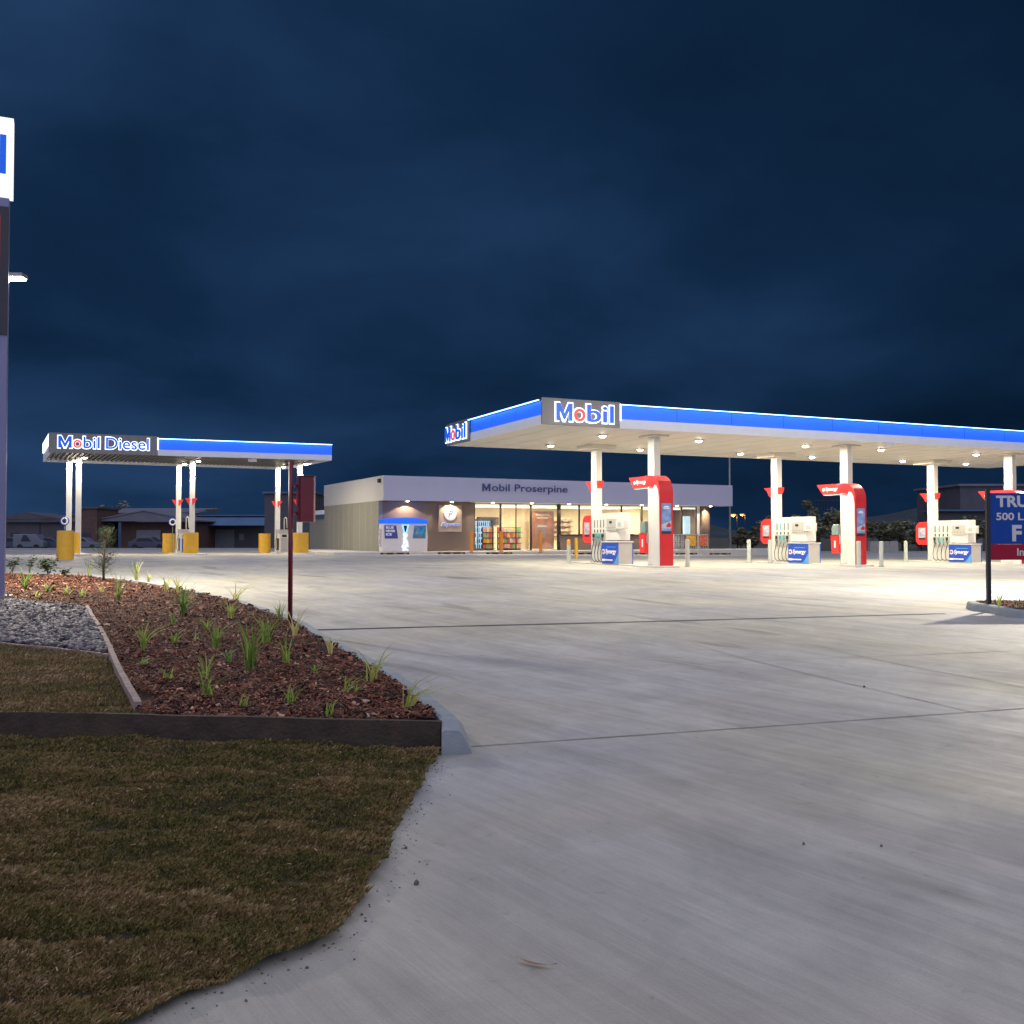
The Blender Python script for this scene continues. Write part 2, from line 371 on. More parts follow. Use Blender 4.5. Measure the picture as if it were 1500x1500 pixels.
M['farleaf']=tintmat('far_tree_leaves',[(0,(.05,.06,.045)),(.5,(.17,.18,.10)),(1,(.36,.33,.20))],.8,.2)

def lamp(kind,name,loc,power,color,parent=None,size=.3,spot=None,blend=.3,rot=(0,0,0),spread=None,sizey=None):
    d=bpy.data.lights.new(name,kind); d.energy=power; d.color=color
    if kind=='AREA':
        d.shape='RECTANGLE' if sizey else 'DISK'; d.size=size
        if sizey: d.size_y=sizey
        if spread: d.spread=spread
    elif kind=='SPOT': d.spot_size=spot; d.spot_blend=blend; d.shadow_soft_size=size
    else: d.shadow_soft_size=size
    o=bpy.data.objects.new(name,d); col.objects.link(o); o.parent=parent; o.location=loc; o.rotation_euler=rot; return o

# ------------------------------------------------------------------ ground
def sheet(name,xs,ys,zf,m,**tag):
    mb=MB(); mb.grid([(x,y,zf(x,y)) for y in ys for x in xs],len(xs),len(ys)); return obj(name,mb,m,smooth=True,**tag)
xs=[-3000,-800,-300,-150,-90,-75]+list(range(-60,66,5))+[75,90,150,300,800,3000]
ys=[-300,-100,-30]+[0,7,13,16]+list(range(20,118,4))+[130,160,220,400,900,2500]
sheet('ground',xs,ys,lambda x,y:gz(x,y)-.06,M['farground'],kind='structure')
xs2=[-62,-50,-40]+[i*2 for i in range(-16,31)]+[66,72]; ys2=[-12,-6,0,3,6,9,12,13,14,15,16]+list(range(18,82,2))
sheet('concrete_forecourt',xs2,ys2,gz,M['concrete'],kind='structure')
def strip(mb,pts,w,lift):
    for i in range(len(pts)-1):
        a,b=pts[i],pts[i+1]; d=Vector((b[0]-a[0],b[1]-a[1],0)).normalized(); n=Vector((-d.y,d.x,0))*w/2
        k=max(2,int((Vector(b)-Vector(a)).length/.8)+1)
        prev=None
        for j in range(k+1):
            t=j/k; p=Vector(a)*(1-t)+Vector(b)*t; ww=.6+.7*rnd.random()
            q=[(p.x+n.x*ww,p.y+n.y*ww),(p.x-n.x*ww,p.y-n.y*ww)]
            q=[(x,y,gz(x,y)+lift) for x,y in q]
            if prev: mb.add([prev[0],prev[1],q[1],q[0]],[(0,1,2,3)])
            prev=q
def gp(px,py): 
    p=onf(px,py,gz); return (p.x,p.y,0)
jm=mat('dark_joint',(.27,.25,.22),.9,var=.3,vs=6); dm=mat('trench_grate',(.07,.08,.085),.6,metal=.2)
mb=MB()
strip(mb,[gp(690,1094),gp(1100,1066),gp(1500,1038),gp(1750,1022)],.022,.005)
j1=mb; mb=MB()
for a in ([(1014,943),(1239,1001),(1422,1043)],[(1190,944),(1340,978),(1500,1007)],[(700,986),(1248,963),(1500,953)],[(560,866),(1000,862),(1400,860)]):
    strip(mb,[gp(*q) for q in a],.014,.005)
obj('expansion_joint',j1,jm,kind='structure')  # dark joint line laid as a thin strip on the slab
obj('slab_joint',mb,mat('saw_cut',(.32,.31,.28),.9,var=.2),kind='structure')
mb=MB(); strip(mb,[gp(462,923),gp(900,912),gp(1385,899)],.13,.005); obj('drain_channel',mb,dm,kind='structure')

# garden bed ---------------------------------------------------------
kp=[(643,1053),(606,1020),(568,991),(536,972),(510,957),(465,933),(436,913),(407,901),(356,885),(345,881),(280,867),(210,853),(140,845),(23,840)]
KP=[onf(px,py,gg,.2) for px,py in kp]
KP.append(Vector((KP[-1].x-14,KP[-1].y+3.5,0))); KP.append(Vector((-60,KP[-1].y+3,0)))
KY=[p.y for p in KP]; KX=[p.x for p in KP]
def kerbx(y): return float(np.interp(y,KY,KX))
SY=KP[0].y-.02
rs=np.random.RandomState(3)
_sl=sorted([(p.x,p.y) for p in (onz(x,y,.225) for x,y in ((646,1056),(560,1055),(300,1048),(52,1042),(-10,1044),(-300,1056),(-700,1085)))])
def sleeper_y(x): return float(np.interp(x,[a for a,b in _sl],[b for a,b in _sl]))
def bumpy(x,y,a=.026):
    return a*(math.sin(x*2.3+y*1.1)+math.sin(x*5.1-y*3.7+1.3)*.6+math.sin(y*7.9+x*2.2)*.4)
ysg=[SY+ (i/70)**1.8*(KY[-2]-SY) for i in range(71)]
mb=MB(); nu=90; pts=[]
for y in ysg:
    xr=kerbx(y)
    y0_=y
    for i in range(nu):
        s=(1-i/(nu-1))**1.5; x=xr+s*(-26-0*xr); y=max(y0_,sleeper_y(x)+.01)
        z=gg(x,y)+(bumpy(x,y) if 0<i<nu-1 else -.0)-.02
        if x<-2.7 and y<13.2: z=gg(x,y)-.03
        pts.append((x,y,z))
mb.grid(pts,nu,len(ysg)); obj('garden_bed_soil',mb,M['mulch'],smooth=True,kind='structure')
# kerb
mb=MB(); prof=[]
kk=[]
for i in range(len(KP)-1):
    for j in range(4):
        t=j/4; kk.append(KP[i].lerp(KP[i+1],t))
vs=[];NP=6
kk2=[Vector((KP[0].x+.05,KP[0].y-.34,0)),Vector((KP[0].x+.04,KP[0].y-.17,0))]+kk
for i,p in enumerate(kk2):
    a=kk2[max(i-1,1)]; b=kk2[min(i+1,len(kk2)-1)]
    if i<2: d=Vector((-.35,1,0)).normalized()
    else: d=(Vector((b.x,b.y,0))-Vector((a.x,a.y,0))).normalized()
    n=Vector((d.y,-d.x,0)); g=gz(p.x,p.y); tz=gg(p.x,p.y)+.012
    if i==0: tz-=.045
    for o_,z in ((-.005,g-.05),(-.005,tz),(.02,tz+.012),(.125,tz+.004),(.155,tz-.03),(.235,g-.01)):
        q=p+n*o_; vs.append((q.x,q.y,z))
fs=[(i*NP+k,i*NP+k+1,(i+1)*NP+k+1,(i+1)*NP+k) for i in range(len(kk2)-1) for k in range(NP-1)]+[tuple(range(NP))]
mb.add(vs,fs); obj('kerb',mb,M['kerb'],smooth=False,kind='structure')
# sleepers (retaining edge)
def board(name,pts,th,z0f,z1f,m,label,cat='edging'):
    mb=MB()
    vs=[]
    P=[Vector((p[0],p[1],0)) for p in pts]
    dense=[]
    for i in range(len(P)-1):
        n_=max(1,int((P[i+1]-P[i]).length/.25))
        for j in range(n_): dense.append(P[i].lerp(P[i+1],j/n_))
    dense.append(P[-1]); P=dense
    for i,p in enumerate(P):
        d=(P[min(i+1,len(P)-1)]-P[max(i-1,0)]).normalized(); n=Vector((-d.y,d.x,0))*th/2
        w=.003*math.sin(i*1.7)+.002*math.sin(i*.6)
        for q,z in ((p-n,z0f(p)),(p-n,z1f(p)+w),(p+n,z1f(p)+w),(p+n,z0f(p))): vs.append((q.x,q.y,z))
    fs=[(i*4+k,i*4+(k+1)%4,(i+1)*4+(k+1)%4,(i+1)*4+k) for i in range(len(P)-1) for k in range(4)]+[(0,1,2,3),tuple((len(P)-1)*4+k for k in range(4))[::-1]]
    mb.add(vs,fs); return T(obj(name,mb,m),label,cat)
sl=[onz(x,y,.225) for x,y in ((646,1056),(560,1055),(300,1048),(52,1042),(-10,1044),(-300,1056),(-700,1085))]
board('timber_edging',sl,.05,lambda p:-.1,lambda p:.225,M['sleeper'],'dark timber sleeper retaining edge along the front of the mulch bed')
e2=[onf(x,y,gg,.2) for x,y in ((127,893),(146,925),(161,957),(172,985),(186,1012),(202,1042))]
board('timber_edging',e2,.055,lambda p:.05,lambda p:gg(p.x,p.y)+.078,M['timber'],'pale weathered timber edging board between the rocks and the mulch')
e3=[onf(x,y,gg,.2) for x,y in ((160,962),(80,952),(0,944),(-200,925))]
board('timber_edging',e3,.04,lambda p:.05,lambda p:gg(p.x,p.y)+.03,M['timber'],'brown timber edging board between the grey rocks and the upper lawn')
def inpoly(x,y,poly):
    c=False;n=len(poly);j=n-1
    for i in range(n):
        xi,yi=poly[i][0],poly[i][1];xj,yj=poly[j][0],poly[j][1]
        if (yi>y)!=(yj>y) and x<(xj-xi)*(y-yi)/(yj-yi)+xi: c=not c
        j=i
    return c
rockpoly=[onf(x,y,gg,.2) for x,y in ((127,893),(146,925),(161,960),(80,951),(0,943),(-250,922),(-250,878),(30,882))]
lawnpoly=[onf(x,y,gg,.2) for x,y in ((161,962),(172,987),(186,1014),(202,1050),(52,1046),(-10,1049),(-300,1063),(-300,930),(0,945),(80,953))]
# bark chips
mb=MB(); cnt=0
def chip(mb,x,y,z,l,w,t,tint):
    a=rnd.uniform(0,6.28); ti=rnd.gauss(0,.45); tr=rnd.gauss(0,.5)
    Mx=Matrix.Translation((x,y,z))@Matrix.Rotation(a,4,'Z')@Matrix.Rotation(ti,4,'Y')@Matrix.Rotation(tr,4,'X')
    k=rnd.uniform(.3,.9)
    vs=[Mx@Vector(q) for q in ((-l,-w*k,0),(l*.9,-w,0),(l,w*k,0),(-l*.8,w,0),(-l*.7,-w*.5,t),(l*.8,-w*.6,t),(l*.7,w*.4,t),(-l*.6,w*.6,t))]
    mb.add(vs,[(4,5,6,7),(0,1,5,4),(1,2,6,5),(2,3,7,6),(3,0,4,7)],tint)
while cnt<42000:
    u=rnd.random(); y=1/((1-u)/SY+u/31.0)
    y=SY+ (y-SY)
    xr=kerbx(y)-.02; lo=max(-.56*y-1.0,-24)
    if xr<lo: continue
    x=rnd.uniform(lo,xr)
    if inpoly(x,y,rockpoly) or inpoly(x,y,lawnpoly) or (y<8.6 and x<-2.98) or y<sleeper_y(x)+.045: cnt+=.05; continue
    s=rnd.uniform(.42,1.08)*(1+max(0,y-12)*.05)*(1.9 if rnd.random()<.12 else 1)
    cl=math.sin(x*3.1+y*2)*math.sin(y*4.7-x*1.9)+.6*math.sin(x*9+y*7)
    chip(mb,x,y,gg(x,y)+bumpy(x,y)+rnd.uniform(-.012,.020),.022*s,.009*s*rnd.uniform(.6,1.7),.005*s,min(1,max(0,rnd.gauss(.38+.10*cl,.27))+(.35 if rnd.random()<.03 else 0)))
    cnt+=1
obj('bark_mulch',mb,M['chip'],tints=True,kind='stuff',label='reddish brown bark mulch chips covering the garden bed',category='mulch')
# rocks
mb=MB()
xsr=[p.x for p in rockpoly]; ysr=[p.y for p in rockpoly]
ico=[(0,0,1),(.894,0,.447),(.276,.851,.447),(-.724,.526,.447),(-.724,-.526,.447),(.276,-.851,.447),(.724,.526,-.447),(-.276,.851,-.447),(-.894,0,-.447),(-.276,-.851,-.447),(.724,-.526,-.447),(0,0,-1)]
icf=[(0,1,2),(0,2,3),(0,3,4),(0,4,5),(0,5,1),(1,6,2),(2,7,3),(3,8,4),(4,9,5),(5,10,1),(2,6,7),(3,7,8),(4,8,9),(5,9,10),(1,10,6),(6,11,7),(7,11,8),(8,11,9),(9,11,10),(10,11,6)]
n=0
while n<5200:
    y=rnd.uniform(min(ysr),max(ysr)); x=rnd.uniform(max(min(xsr),-.56*y-.6),max(xsr))
    if not inpoly(x,y,rockpoly): continue
    r=rnd.uniform(.022,.055)*(1+max(0,y-11)*.03); Mx=Matrix.Translation((x,y,gg(x,y)+.015+rnd.uniform(0,.05)))@Matrix.Rotation(rnd.uniform(0,6.3),4,'Z')@Matrix.Rotation(rnd.gauss(0,.5),4,'X')@Matrix.Diagonal((r*rnd.uniform(.8,1.5),r*rnd.uniform(.7,1.1),r*rnd.uniform(.35,.7),1))
    mb.add([Mx@(Vector(v)*rnd.uniform(.75,1.2)) for v in ico],icf,min(1,max(0,rnd.gauss(.48,.25)))); n+=1
obj('river_rocks',mb,M['rock'],tints=True,kind='stuff',label='grey angular rocks filling the bed around the foot of the pylon',category='rocks')
# turf
lowpoly=[gp(x,y) for x,y in ((649,1101),(621,1148),(605,1180),(588,1204),(572,1240),(560,1274),(535,1318),(513,1349),(495,1381),(440,1404),(392,1423),(330,1446),(280,1465),(210,1500),(60,1570))]
_lp=[(p[0],p[1]) for p in lowpoly]; lowpoly=[]
for _i in range(len(_lp)-1):
    (ax,ay),(bx_,by_)=_lp[_i],_lp[_i+1]; _n=max(1,int(math.hypot(bx_-ax,by_-ay)/.03))
    for _j in range(_n):
        _t=_j/_n; _x=ax+(bx_-ax)*_t; _y=ay+(by_-ay)*_t; _d=.010*math.sin(_x*17+_y*9)+.007*math.sin(_x*43-_y*31)+rnd.uniform(-.010,.010)
        lowpoly.append((_x+_d,_y+_d*.5))
lowpoly.append(_lp[-1])
edge=lowpoly[:]
lowpoly=lowpoly+[(-6,lowpoly[-1][1]-.2)]+[(p.x,p.y-.015) for p in sl[::-1]]
def turf_z(x,y): 
    s1=(y*2.1+.25*math.sin(x*1.7)+.10*math.sin(x*5.3+y))%1.0; s2=(x*.8+.1*math.sin(y*4)+.37*math.floor(y*2.1+.25*math.sin(x*1.7)+.10*math.sin(x*5.3+y)))%1.0
    seam=math.exp(-((min(s1,1-s1))/.07)**2)+.7*math.exp(-((min(s2,1-s2))/.02)**2)
    return .04+.012*math.sin(math.pi*s1)-.013*seam*(.5+.5*math.sin(x*2.7+y*3.1+.5))+.018*math.sin(x*3.1+y*1.7+1)*math.sin(y*4.3-x*1.3)+.010*math.sin(x*9+y*5)*math.sin(y*13-x*3)+.006*math.sin(x*23+2*y)*math.sin(y*27)
def vnoise(x,y,f,seed):
    g=np.random.RandomState(seed).rand(256,256); X=x*f+100.3; Y=y*f+77.7
    i=np.floor(X).astype(int); j=np.floor(Y).astype(int); u=X-i; v=Y-j; u=u*u*(3-2*u); v=v*v*(3-2*v)
    a=g[i%256,j%256];b=g[(i+1)%256,j%256];c=g[i%256,(j+1)%256];d=g[(i+1)%256,(j+1)%256]
    return (a*(1-u)+b*u)*(1-v)+(c*(1-u)+d*u)*v
def turf(name,poly,zf,n,ylo,yhi,xlo,xhi,hgt,label,seed,toff=0.):
    r=np.random.RandomState(seed)
    # soil surface
    ny,nx=70,90; mb=MB(); idx={}
    Y=np.linspace(ylo,yhi,ny); X=np.linspace(xlo,xhi,nx); 
    for j in range(ny):
        for i in range(nx):
            if inpoly(X[i],Y[j],poly): idx[(i,j)]=len(mb.v); mb.v.append((X[i],Y[j],zf(X[i],Y[j])-.012)); mb.t.append(.5)
    for j in range(ny-1):
        for i in range(nx-1):
            q=[(i,j),(i+1,j),(i+1,j+1),(i,j+1)]
            if all(k in idx for k in q): mb.f.append(tuple(idx[k] for k in q))
    obj(name+'_soil',mb,M['soil'],smooth=True,kind='structure')
    # blades (numpy)
    P=[]
    pa=np.array([(p[0],p[1]) for p in poly])
    while sum(map(len,P))<n:
        u=r.rand(20000); y=1/((1-u)/ylo+u/yhi); x=r.uniform(xlo,xhi,20000)
        k=np.abs(x)<.58*y+.4; x,y=x[k],y[k]
        ins=np.zeros(len(x),bool); j=len(pa)-1
        for i in range(len(pa)):
            c=(pa[i,1]>y)!=(pa[j,1]>y)
            with np.errstate(divide='ignore',invalid='ignore'):
                c&= x<(pa[j,0]-pa[i,0])*(y-pa[i,1])/(pa[j,1]-pa[i,1])+pa[i,0]
            ins^=c; j=i
        # bare seams between the turf rolls
        P.append(np.c_[x[ins],y[ins]])
    P=np.concatenate(P)[:n]; x,y=P[:,0],P[:,1]
    vz=np.vectorize(zf)(x,y)-.014
    zmin=np.percentile(vz,4); zr=max(.02,np.percentile(vz,60)-zmin)
    patch=4.4*(.45*vnoise(x,y,2.2,1)+.35*vnoise(x,y,6,2)+.35*vnoise(x,y*1.3,17,3)-.575)+1.5*(vnoise(x,y,45,9)-.5)
    patch2=4.2*(.55*vnoise(x,y*1.4,1.3,4)+.35*vnoise(x,y*1.5,4.5,5)+.25*vnoise(x,y,14,6)-.575)+1.6*(vnoise(x,y,38,8)-.5)
    h=hgt*(.55+.9*r.rand(n))*(1+.30*np.clip(patch,-1.8,1.8))
    h*=np.clip(.5+ (vz+.014-zmin)/zr,.3,1.25)
    a=r.uniform(0,6.283,n); lean=r.uniform(.1,1.1,n)*h*1.2
    la=a+r.normal(0,.5,n); w=.0013*(1+.16*y)*(.7+.8*r.rand(n))
    dx,dy=np.cos(a)*w,np.sin(a)*w
    V=np.empty((n,4,3),np.float32)
    V[:,0]=np.c_[x-dx,y-dy,vz]; V[:,1]=np.c_[x+dx,y+dy,vz]
    mx,my=x+np.sin(la)*lean*.45,y-np.cos(la)*lean*.45
    V[:,2]=np.c_[mx+dx*.8,my+dy*.8,vz+h*.75]; V[:,3]=np.c_[x+np.sin(la)*lean,y-np.cos(la)*lean,vz+h]
    me=bpy.data.meshes.new(name); me.vertices.add(n*4); me.vertices.foreach_set('co',V.ravel())
    me.loops.add(n*4); me.polygons.add(n)
    me.loops.foreach_set('vertex_index',(np.arange(n)[:,None]*4+np.array([0,1,2,3])).ravel().astype(np.int32))
    me.polygons.foreach_set('loop_start',np.arange(n,dtype=np.int32)*4)
    tt=np.clip(.50+toff+.15*patch2+.10*patch+r.normal(0,.14,n)+(r.rand(n)<.015)*.5,0,1)
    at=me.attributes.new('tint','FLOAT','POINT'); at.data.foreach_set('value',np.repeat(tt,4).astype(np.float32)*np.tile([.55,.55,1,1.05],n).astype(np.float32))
    me.update(calc_edges=True); me.validate(); me.materials.append(M['turf'])
    o=bpy.data.objects.new(name,me); col.objects.link(o); o['kind']='stuff'; o['label']=label; o['category']='grass'
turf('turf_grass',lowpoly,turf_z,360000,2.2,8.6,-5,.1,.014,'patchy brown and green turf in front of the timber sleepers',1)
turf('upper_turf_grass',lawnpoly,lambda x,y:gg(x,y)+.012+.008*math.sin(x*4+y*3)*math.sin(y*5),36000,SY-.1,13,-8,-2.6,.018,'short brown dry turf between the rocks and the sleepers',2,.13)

mb=MB()
for i in range(90):
    y=rnd.uniform(3.1,7.4); x=rnd.uniform(-.53*y,-.02)
    if inpoly(x,y,lowpoly): chip(mb,x,y,turf_z(x,y)+.012,rnd.uniform(.006,.02),.003,.001,rnd.uniform(.9,1))
obj('dry_litter',mb,M['chip'],tints=True,kind='stuff',label='pale dry scraps lying in the turf',category='litter')
mb=MB()   # soil crumbs and clippings spilled on the slab
for i in range(230):
    q=rnd.choice(edge); d=abs(rnd.gauss(0,.07))+.005; x=q[0]+d*rnd.uniform(.5,1.2)+rnd.uniform(-.05,.05); y=q[1]-d*rnd.uniform(-.2,.8)+rnd.uniform(-.05,.05)
    z_=rnd.uniform(.0015,.005)*(1.6 if rnd.random()<.06 else 1); mb.add([(x+v[0]*z_*rnd.uniform(.7,1.5),y+v[1]*z_,gz(x,y)+z_*.5+v[2]*z_*.7) for v in ico],icf)
obj('soil_crumbs',mb,M['pebble'],kind='stuff',label='dark soil crumbs spilled on the concrete along the turf edge',category='soil')
# tussocks -----------------------------------------------------------
def tussock(px,py,hpx,nb,label,spread=.5,tint=.6,lean=0,name='grass_tussock',grp='young grass tussocks planted in the mulch'):
    p=onf(px,py,gg,.2); p.z=gg(p.x,p.y)+bumpy(p.x,p.y)-.01
    k=p.y/FPX; H=hpx*k*1.5; mb=MB(); r=random.Random(int(px*31+py))
    for i in range(int(nb*1.35)):
        a=r.uniform(0,6.283); h=H*r.uniform(.45,1.05); out=h*spread*r.uniform(.3,1.9)
        w=.0052*(.8+.55*p.y/10)*r.uniform(.7,1.3)
        b=Vector((r.gauss(0,.02),r.gauss(0,.02),0)); d=Vector((math.cos(a)+lean,math.sin(a),0)); s=Vector((-math.sin(a),math.cos(a),0))
        if abs(s.x)<.35: s=Vector((.8,s.y,0)).normalized()
        vs=[];m=6
        for j in range(m):
            t=j/(m-1); c=b+d*out*(t**1.8)+Vector((0,0,h*(t-.42*t**3*spread*1.4)))
            ww=w*(1-t**2)+.0006
            vs+= [c-s*ww,c+s*ww+Vector((0,0,.0))]
        fs=[(2*j,2*j+1,2*j+3,2*j+2) for j in range(m-1)]
        mb.add(vs,fs,min(1,max(0,r.gauss(tint,.16))))
    o=obj(name,mb,M['tuss'],loc=p,tints=True); T(o,label,'grass clump',grp)
tl=[(597,1038,78,12,'long arching grass tussock at the sharp corner of the bed by the kerb',1.0,.78,.8),
(545,1000,56,13,'pale grass tussock spilling over the kerb left of the corner tussock',.7,.72,.4),
(506,1017,40,7,'thin leaning grass sprig in the mulch below the kerb',.7,.7,.5),
(485,960,36,7,'straw coloured tussock against the kerb right of the red post',.6,.9,.2),
(432,938,46,9,'dry straw tussock at the foot of the red post',.45,.92,0),
(367,980,72,26,'tallest and densest dark green tussock in the middle of the bed',.4,.42,0),
(390,944,48,16,'green tussock just behind the densest clump',.45,.45,0),
(419,972,42,12,'green clump in the mulch right of the densest clump',.5,.55,.1),
(425,1023,34,9,'bright leaning sprig in the mulch halfway to the sleepers',.6,.6,.3),
(483,1044,24,8,'short upright tuft close to the sleeper edge, rightmost one there',.5,.55,0),
(356,1035,26,8,'short tuft close to the sleeper edge below the densest clump',.45,.5,0),
(462,984,22,9,'low flat green tuft midway between red post and kerb corner',.9,.6,0),
(522,1018,20,6,'tiny yellow green sprig right beside the leaning sprig',.7,.65,.2),
(210,954,48,15,'yellow green arching tussock nearest the pale edging board',.6,.68,.1),
(210,977,20,9,'low tuft in front of the tussock near the pale edging board',.8,.6,0),
(244,1000,26,7,'bright leaning blade cluster right of the pale edging board end',.5,.55,.3),
(257,944,22,10,'small fan shaped tuft in the middle left of the mulch',.6,.6,0),
(254,912,24,7,'small dark sprig behind the fan shaped tuft',.5,.4,0),
(286,937,16,5,'tiny single sprig between two left hand tufts',.4,.7,0),
(303,923,24,9,'small spreading tuft behind the bright middle clump',.7,.5,0),
(317,947,36,17,'bright green clump left of the densest clump',.5,.5,0),
(336,968,24,12,'low leafy green clump below the bright clump',.8,.4,0),
(299,993,32,7,'single upright fresh green blade cluster in the front mulch',.35,.55,0),
(303,1021,42,13,'forked green tussock in the front mulch near the sleepers',.6,.5,.1),
(173,881,38,15,'dark green upright tussock behind the rock corner',.4,.25,0),
(37,863,34,18,'broad green tussock right of the pylon foot',.5,.3,0),
(56,874,16,8,'low straw tuft in front of the tussock by the pylon',.7,.8,0),
(98,872,16,8,'low straw tuft behind the middle of the rocks',.7,.75,0),
(268,900,46,26,'wide dark tussock in the shaded strip of mulch',.55,.3,0),
(261,870,32,9,'dry pale tussock on the kerb side above the dark one',.5,.85,0),
(200,851,32,11,'tall wispy tuft against the pavement right of the sapling',.35,.85,0),
(217,853,20,8,'short wispy tuft right of the tall wispy one',.5,.85,0),
(338,905,32,12,'sparse green tuft near the kerb behind the densest clump',.7,.6,0),
(245,866,24,8,'dry tuft on the back edge left of the pale one',.5,.85,0),
(345,882,34,9,'long thin dry stems leaning over the kerb beyond the red post',.8,.9,.4),
(121,875,14,7,'smallest straw tuft left of the dark upright tussock',.6,.8,0),
(131,842,24,7,'pale wispy tuft just left of the sapling trunk',.3,.7,0),
(409,906,26,7,'green seedling tuft left of the red post base',.5,.5,0),
(70,868,18,8,'green tuft between the pylon tussock and the rocks',.5,.3,0),
(150,868,14,6,'low faded tuft in front of the sapling',.6,.7,0)]
for q in tl: tussock(*q[:4],q[4],q[5],q[6],q[7])

def shrub(name,px,py,wpx,hpx,nl,label,cat,m='leafy',stems=4,lsz=.035,zf=gg,grp=None,thin=1.):
    p=onf(px,py,zf,.2); k=p.y/FPX; W=wpx*k/2; H=hpx*k; r=random.Random(int(px*7+py))
    t=thing(name,label,cat,p,0,grp); sm=MB(); lm=MB(); tips=[]
    for i in range(stems):
        a=r.uniform(0,6.28); q=[Vector((0,0,-.03)),Vector((math.cos(a)*W*.25,math.sin(a)*W*.25,H*.4)),Vector((math.cos(a)*W*.7,math.sin(a)*W*.7,H*r.uniform(.7,.95)))]
        sm.tube(q,[.012+H*.006,.008,.003],5); tips+=[q[1].lerp(q[2],r.random()) for _ in range(7)]
    for i in range(nl):
        c=r.choice(tips)+Vector((r.gauss(0,W*.25),r.gauss(0,W*.25),r.gauss(0,H*.13)))
        if c.z<.01: c.z=.02
        s=lsz*r.uniform(.6,1.4); Mx=Matrix.Translation(c)@Matrix.Rotation(r.uniform(0,6.3),4,'Z')@Matrix.Rotation(r.uniform(-1.3,1.3),4,'X')
        lm.add([Mx@Vector(v) for v in ((-s,0,0),(0,-s*.4,s*.1),(s,0,0),(0,s*.4,s*.1))],[(0,1,2,3)],min(1,max(0,r.gauss(.5,.25))))
    obj('stem',sm,M['bark'],t); obj('foliage',lm,M[m],t,tints=True); return t
shrub('leafy_shrub',18,838,26,22,170,'leafy green shrub right beside the pylon at the back of the bed','shrub',lsz=.05)
shrub('leafy_shrub',43,839,18,26,110,'thin upright shrub between pylon and round shrub','shrub',lsz=.05)
shrub('leafy_shrub',71,842,30,24,300,'round bushy shrub below the yellow column guard','shrub',lsz=.06)
shrub('leafy_shrub',96,845,14,12,90,'smallest dark shrub on the back edge of the bed','shrub',lsz=.05)
# sapling
p=onf(152,851,gg,.2); s_=p.y/FPX; r=random.Random(11)
t=thing('sapling_tree','thin feathery sapling standing in the mulch in front of the diesel canopy','tree',p)
H=74*s_; mb=MB(); tp=[Vector((0,0,-.05)),Vector((-.02,0,H*.35)),Vector((.03,0,H*.7)),Vector((.12,0,H))]
mb.tube(tp,[.035,.027,.016,.006],8); obj('trunk',mb,M['bark'],t,smooth=True)
lm=MB(); bm_=MB()
for i in range(60):
    z=H*r.uniform(.12,1.0); f=z/H; a=r.uniform(0,6.28); ln=H*.34*(1.0-f*.62)*r.uniform(.4,1.2)
    base=Vector((.05*f,0,z)); tip=base+Vector((math.cos(a)*ln,math.sin(a)*ln,ln*.55))
    bm_.tube([base,base.lerp(tip,.5)+Vector((0,0,-.02)),tip],[.007,.005,.002],4)
    for j in range(30):
        q=base.lerp(tip,r.uniform(.1,1.1))+Vector((r.gauss(0,.03),r.gauss(0,.03),r.gauss(0,.05))); dd=Vector((r.gauss(math.cos(a),.8),r.gauss(math.sin(a),.8),r.gauss(.8,.7))).normalized()*r.uniform(.04,.12)
        sd=dd.cross(Vector((0,1,.2))).normalized()*.0032
        lm.add([q-sd,q+sd,q+dd],[(0,1,2)],min(1,max(0,r.gauss(.55,.25))))
obj('branches',bm_,M['bark'],t); obj('foliage',lm,M['leafy'],t,tints=True)

# debris on the concrete
for i,(px,py,lb) in enumerate(((785,1417,'curled red brown leaf lying alone on the concrete foreground'),)):
    p=gp(px,py); mb=MB(); vs=[]
    for j in range(9):
        u=j/8; x=(u-.5)*.16; w=.011*math.sin(math.pi*min(1,u*.95+.05)); z=.006+.02*(u-.5)**2*4*.5
        vs+=[(x,-w+.03*(u-.4)**2,z+.004),(x,w+.03*(u-.4)**2,z)]
    mb.add(vs,[(2*j,2*j+1,2*j+3,2*j+2) for j in range(8)]); T(obj('dry_leaf',mb,M['straw'],loc=(p[0],p[1],gz(p[0],p[1])+.006),rot=R(-25)),lb,'leaf')
for px,py,sz,lb in ((610,1296,.015,'dark clod on the concrete beside the turf edge'),(595,1243,.009,'small pebble nearest the turf edge above the clod'),(1177,1237,.008,'small brown pebble on the open concrete, left one of the right pair'),(1291,1240,.007,'small brown pebble on the open concrete, right one of the right pair'),(1266,1007,.014,'lone pebble beside the far slab joint')):
    p=gp(px,py); mb=MB(); mb.add([Vector(v)*sz*rnd.uniform(.8,1.2) for v in ico],icf)
    T(obj('pebble',mb,M['pebble'],loc=(p[0],p[1],gz(p[0],p[1])+sz*.55)),lb,'pebble')
mb=MB()
p=onf(157,919,gg,.2); mb.add([Vector((v[0]*.075,v[1]*.05,v[2]*.022)) for v in ico],icf); T(obj('pale_stone',mb,mat('pale_stone',(.55,.40,.30),.8),loc=(p.x,p.y,p.z+.04)),'flat pale orange stone in the mulch beside the edging board','stone')

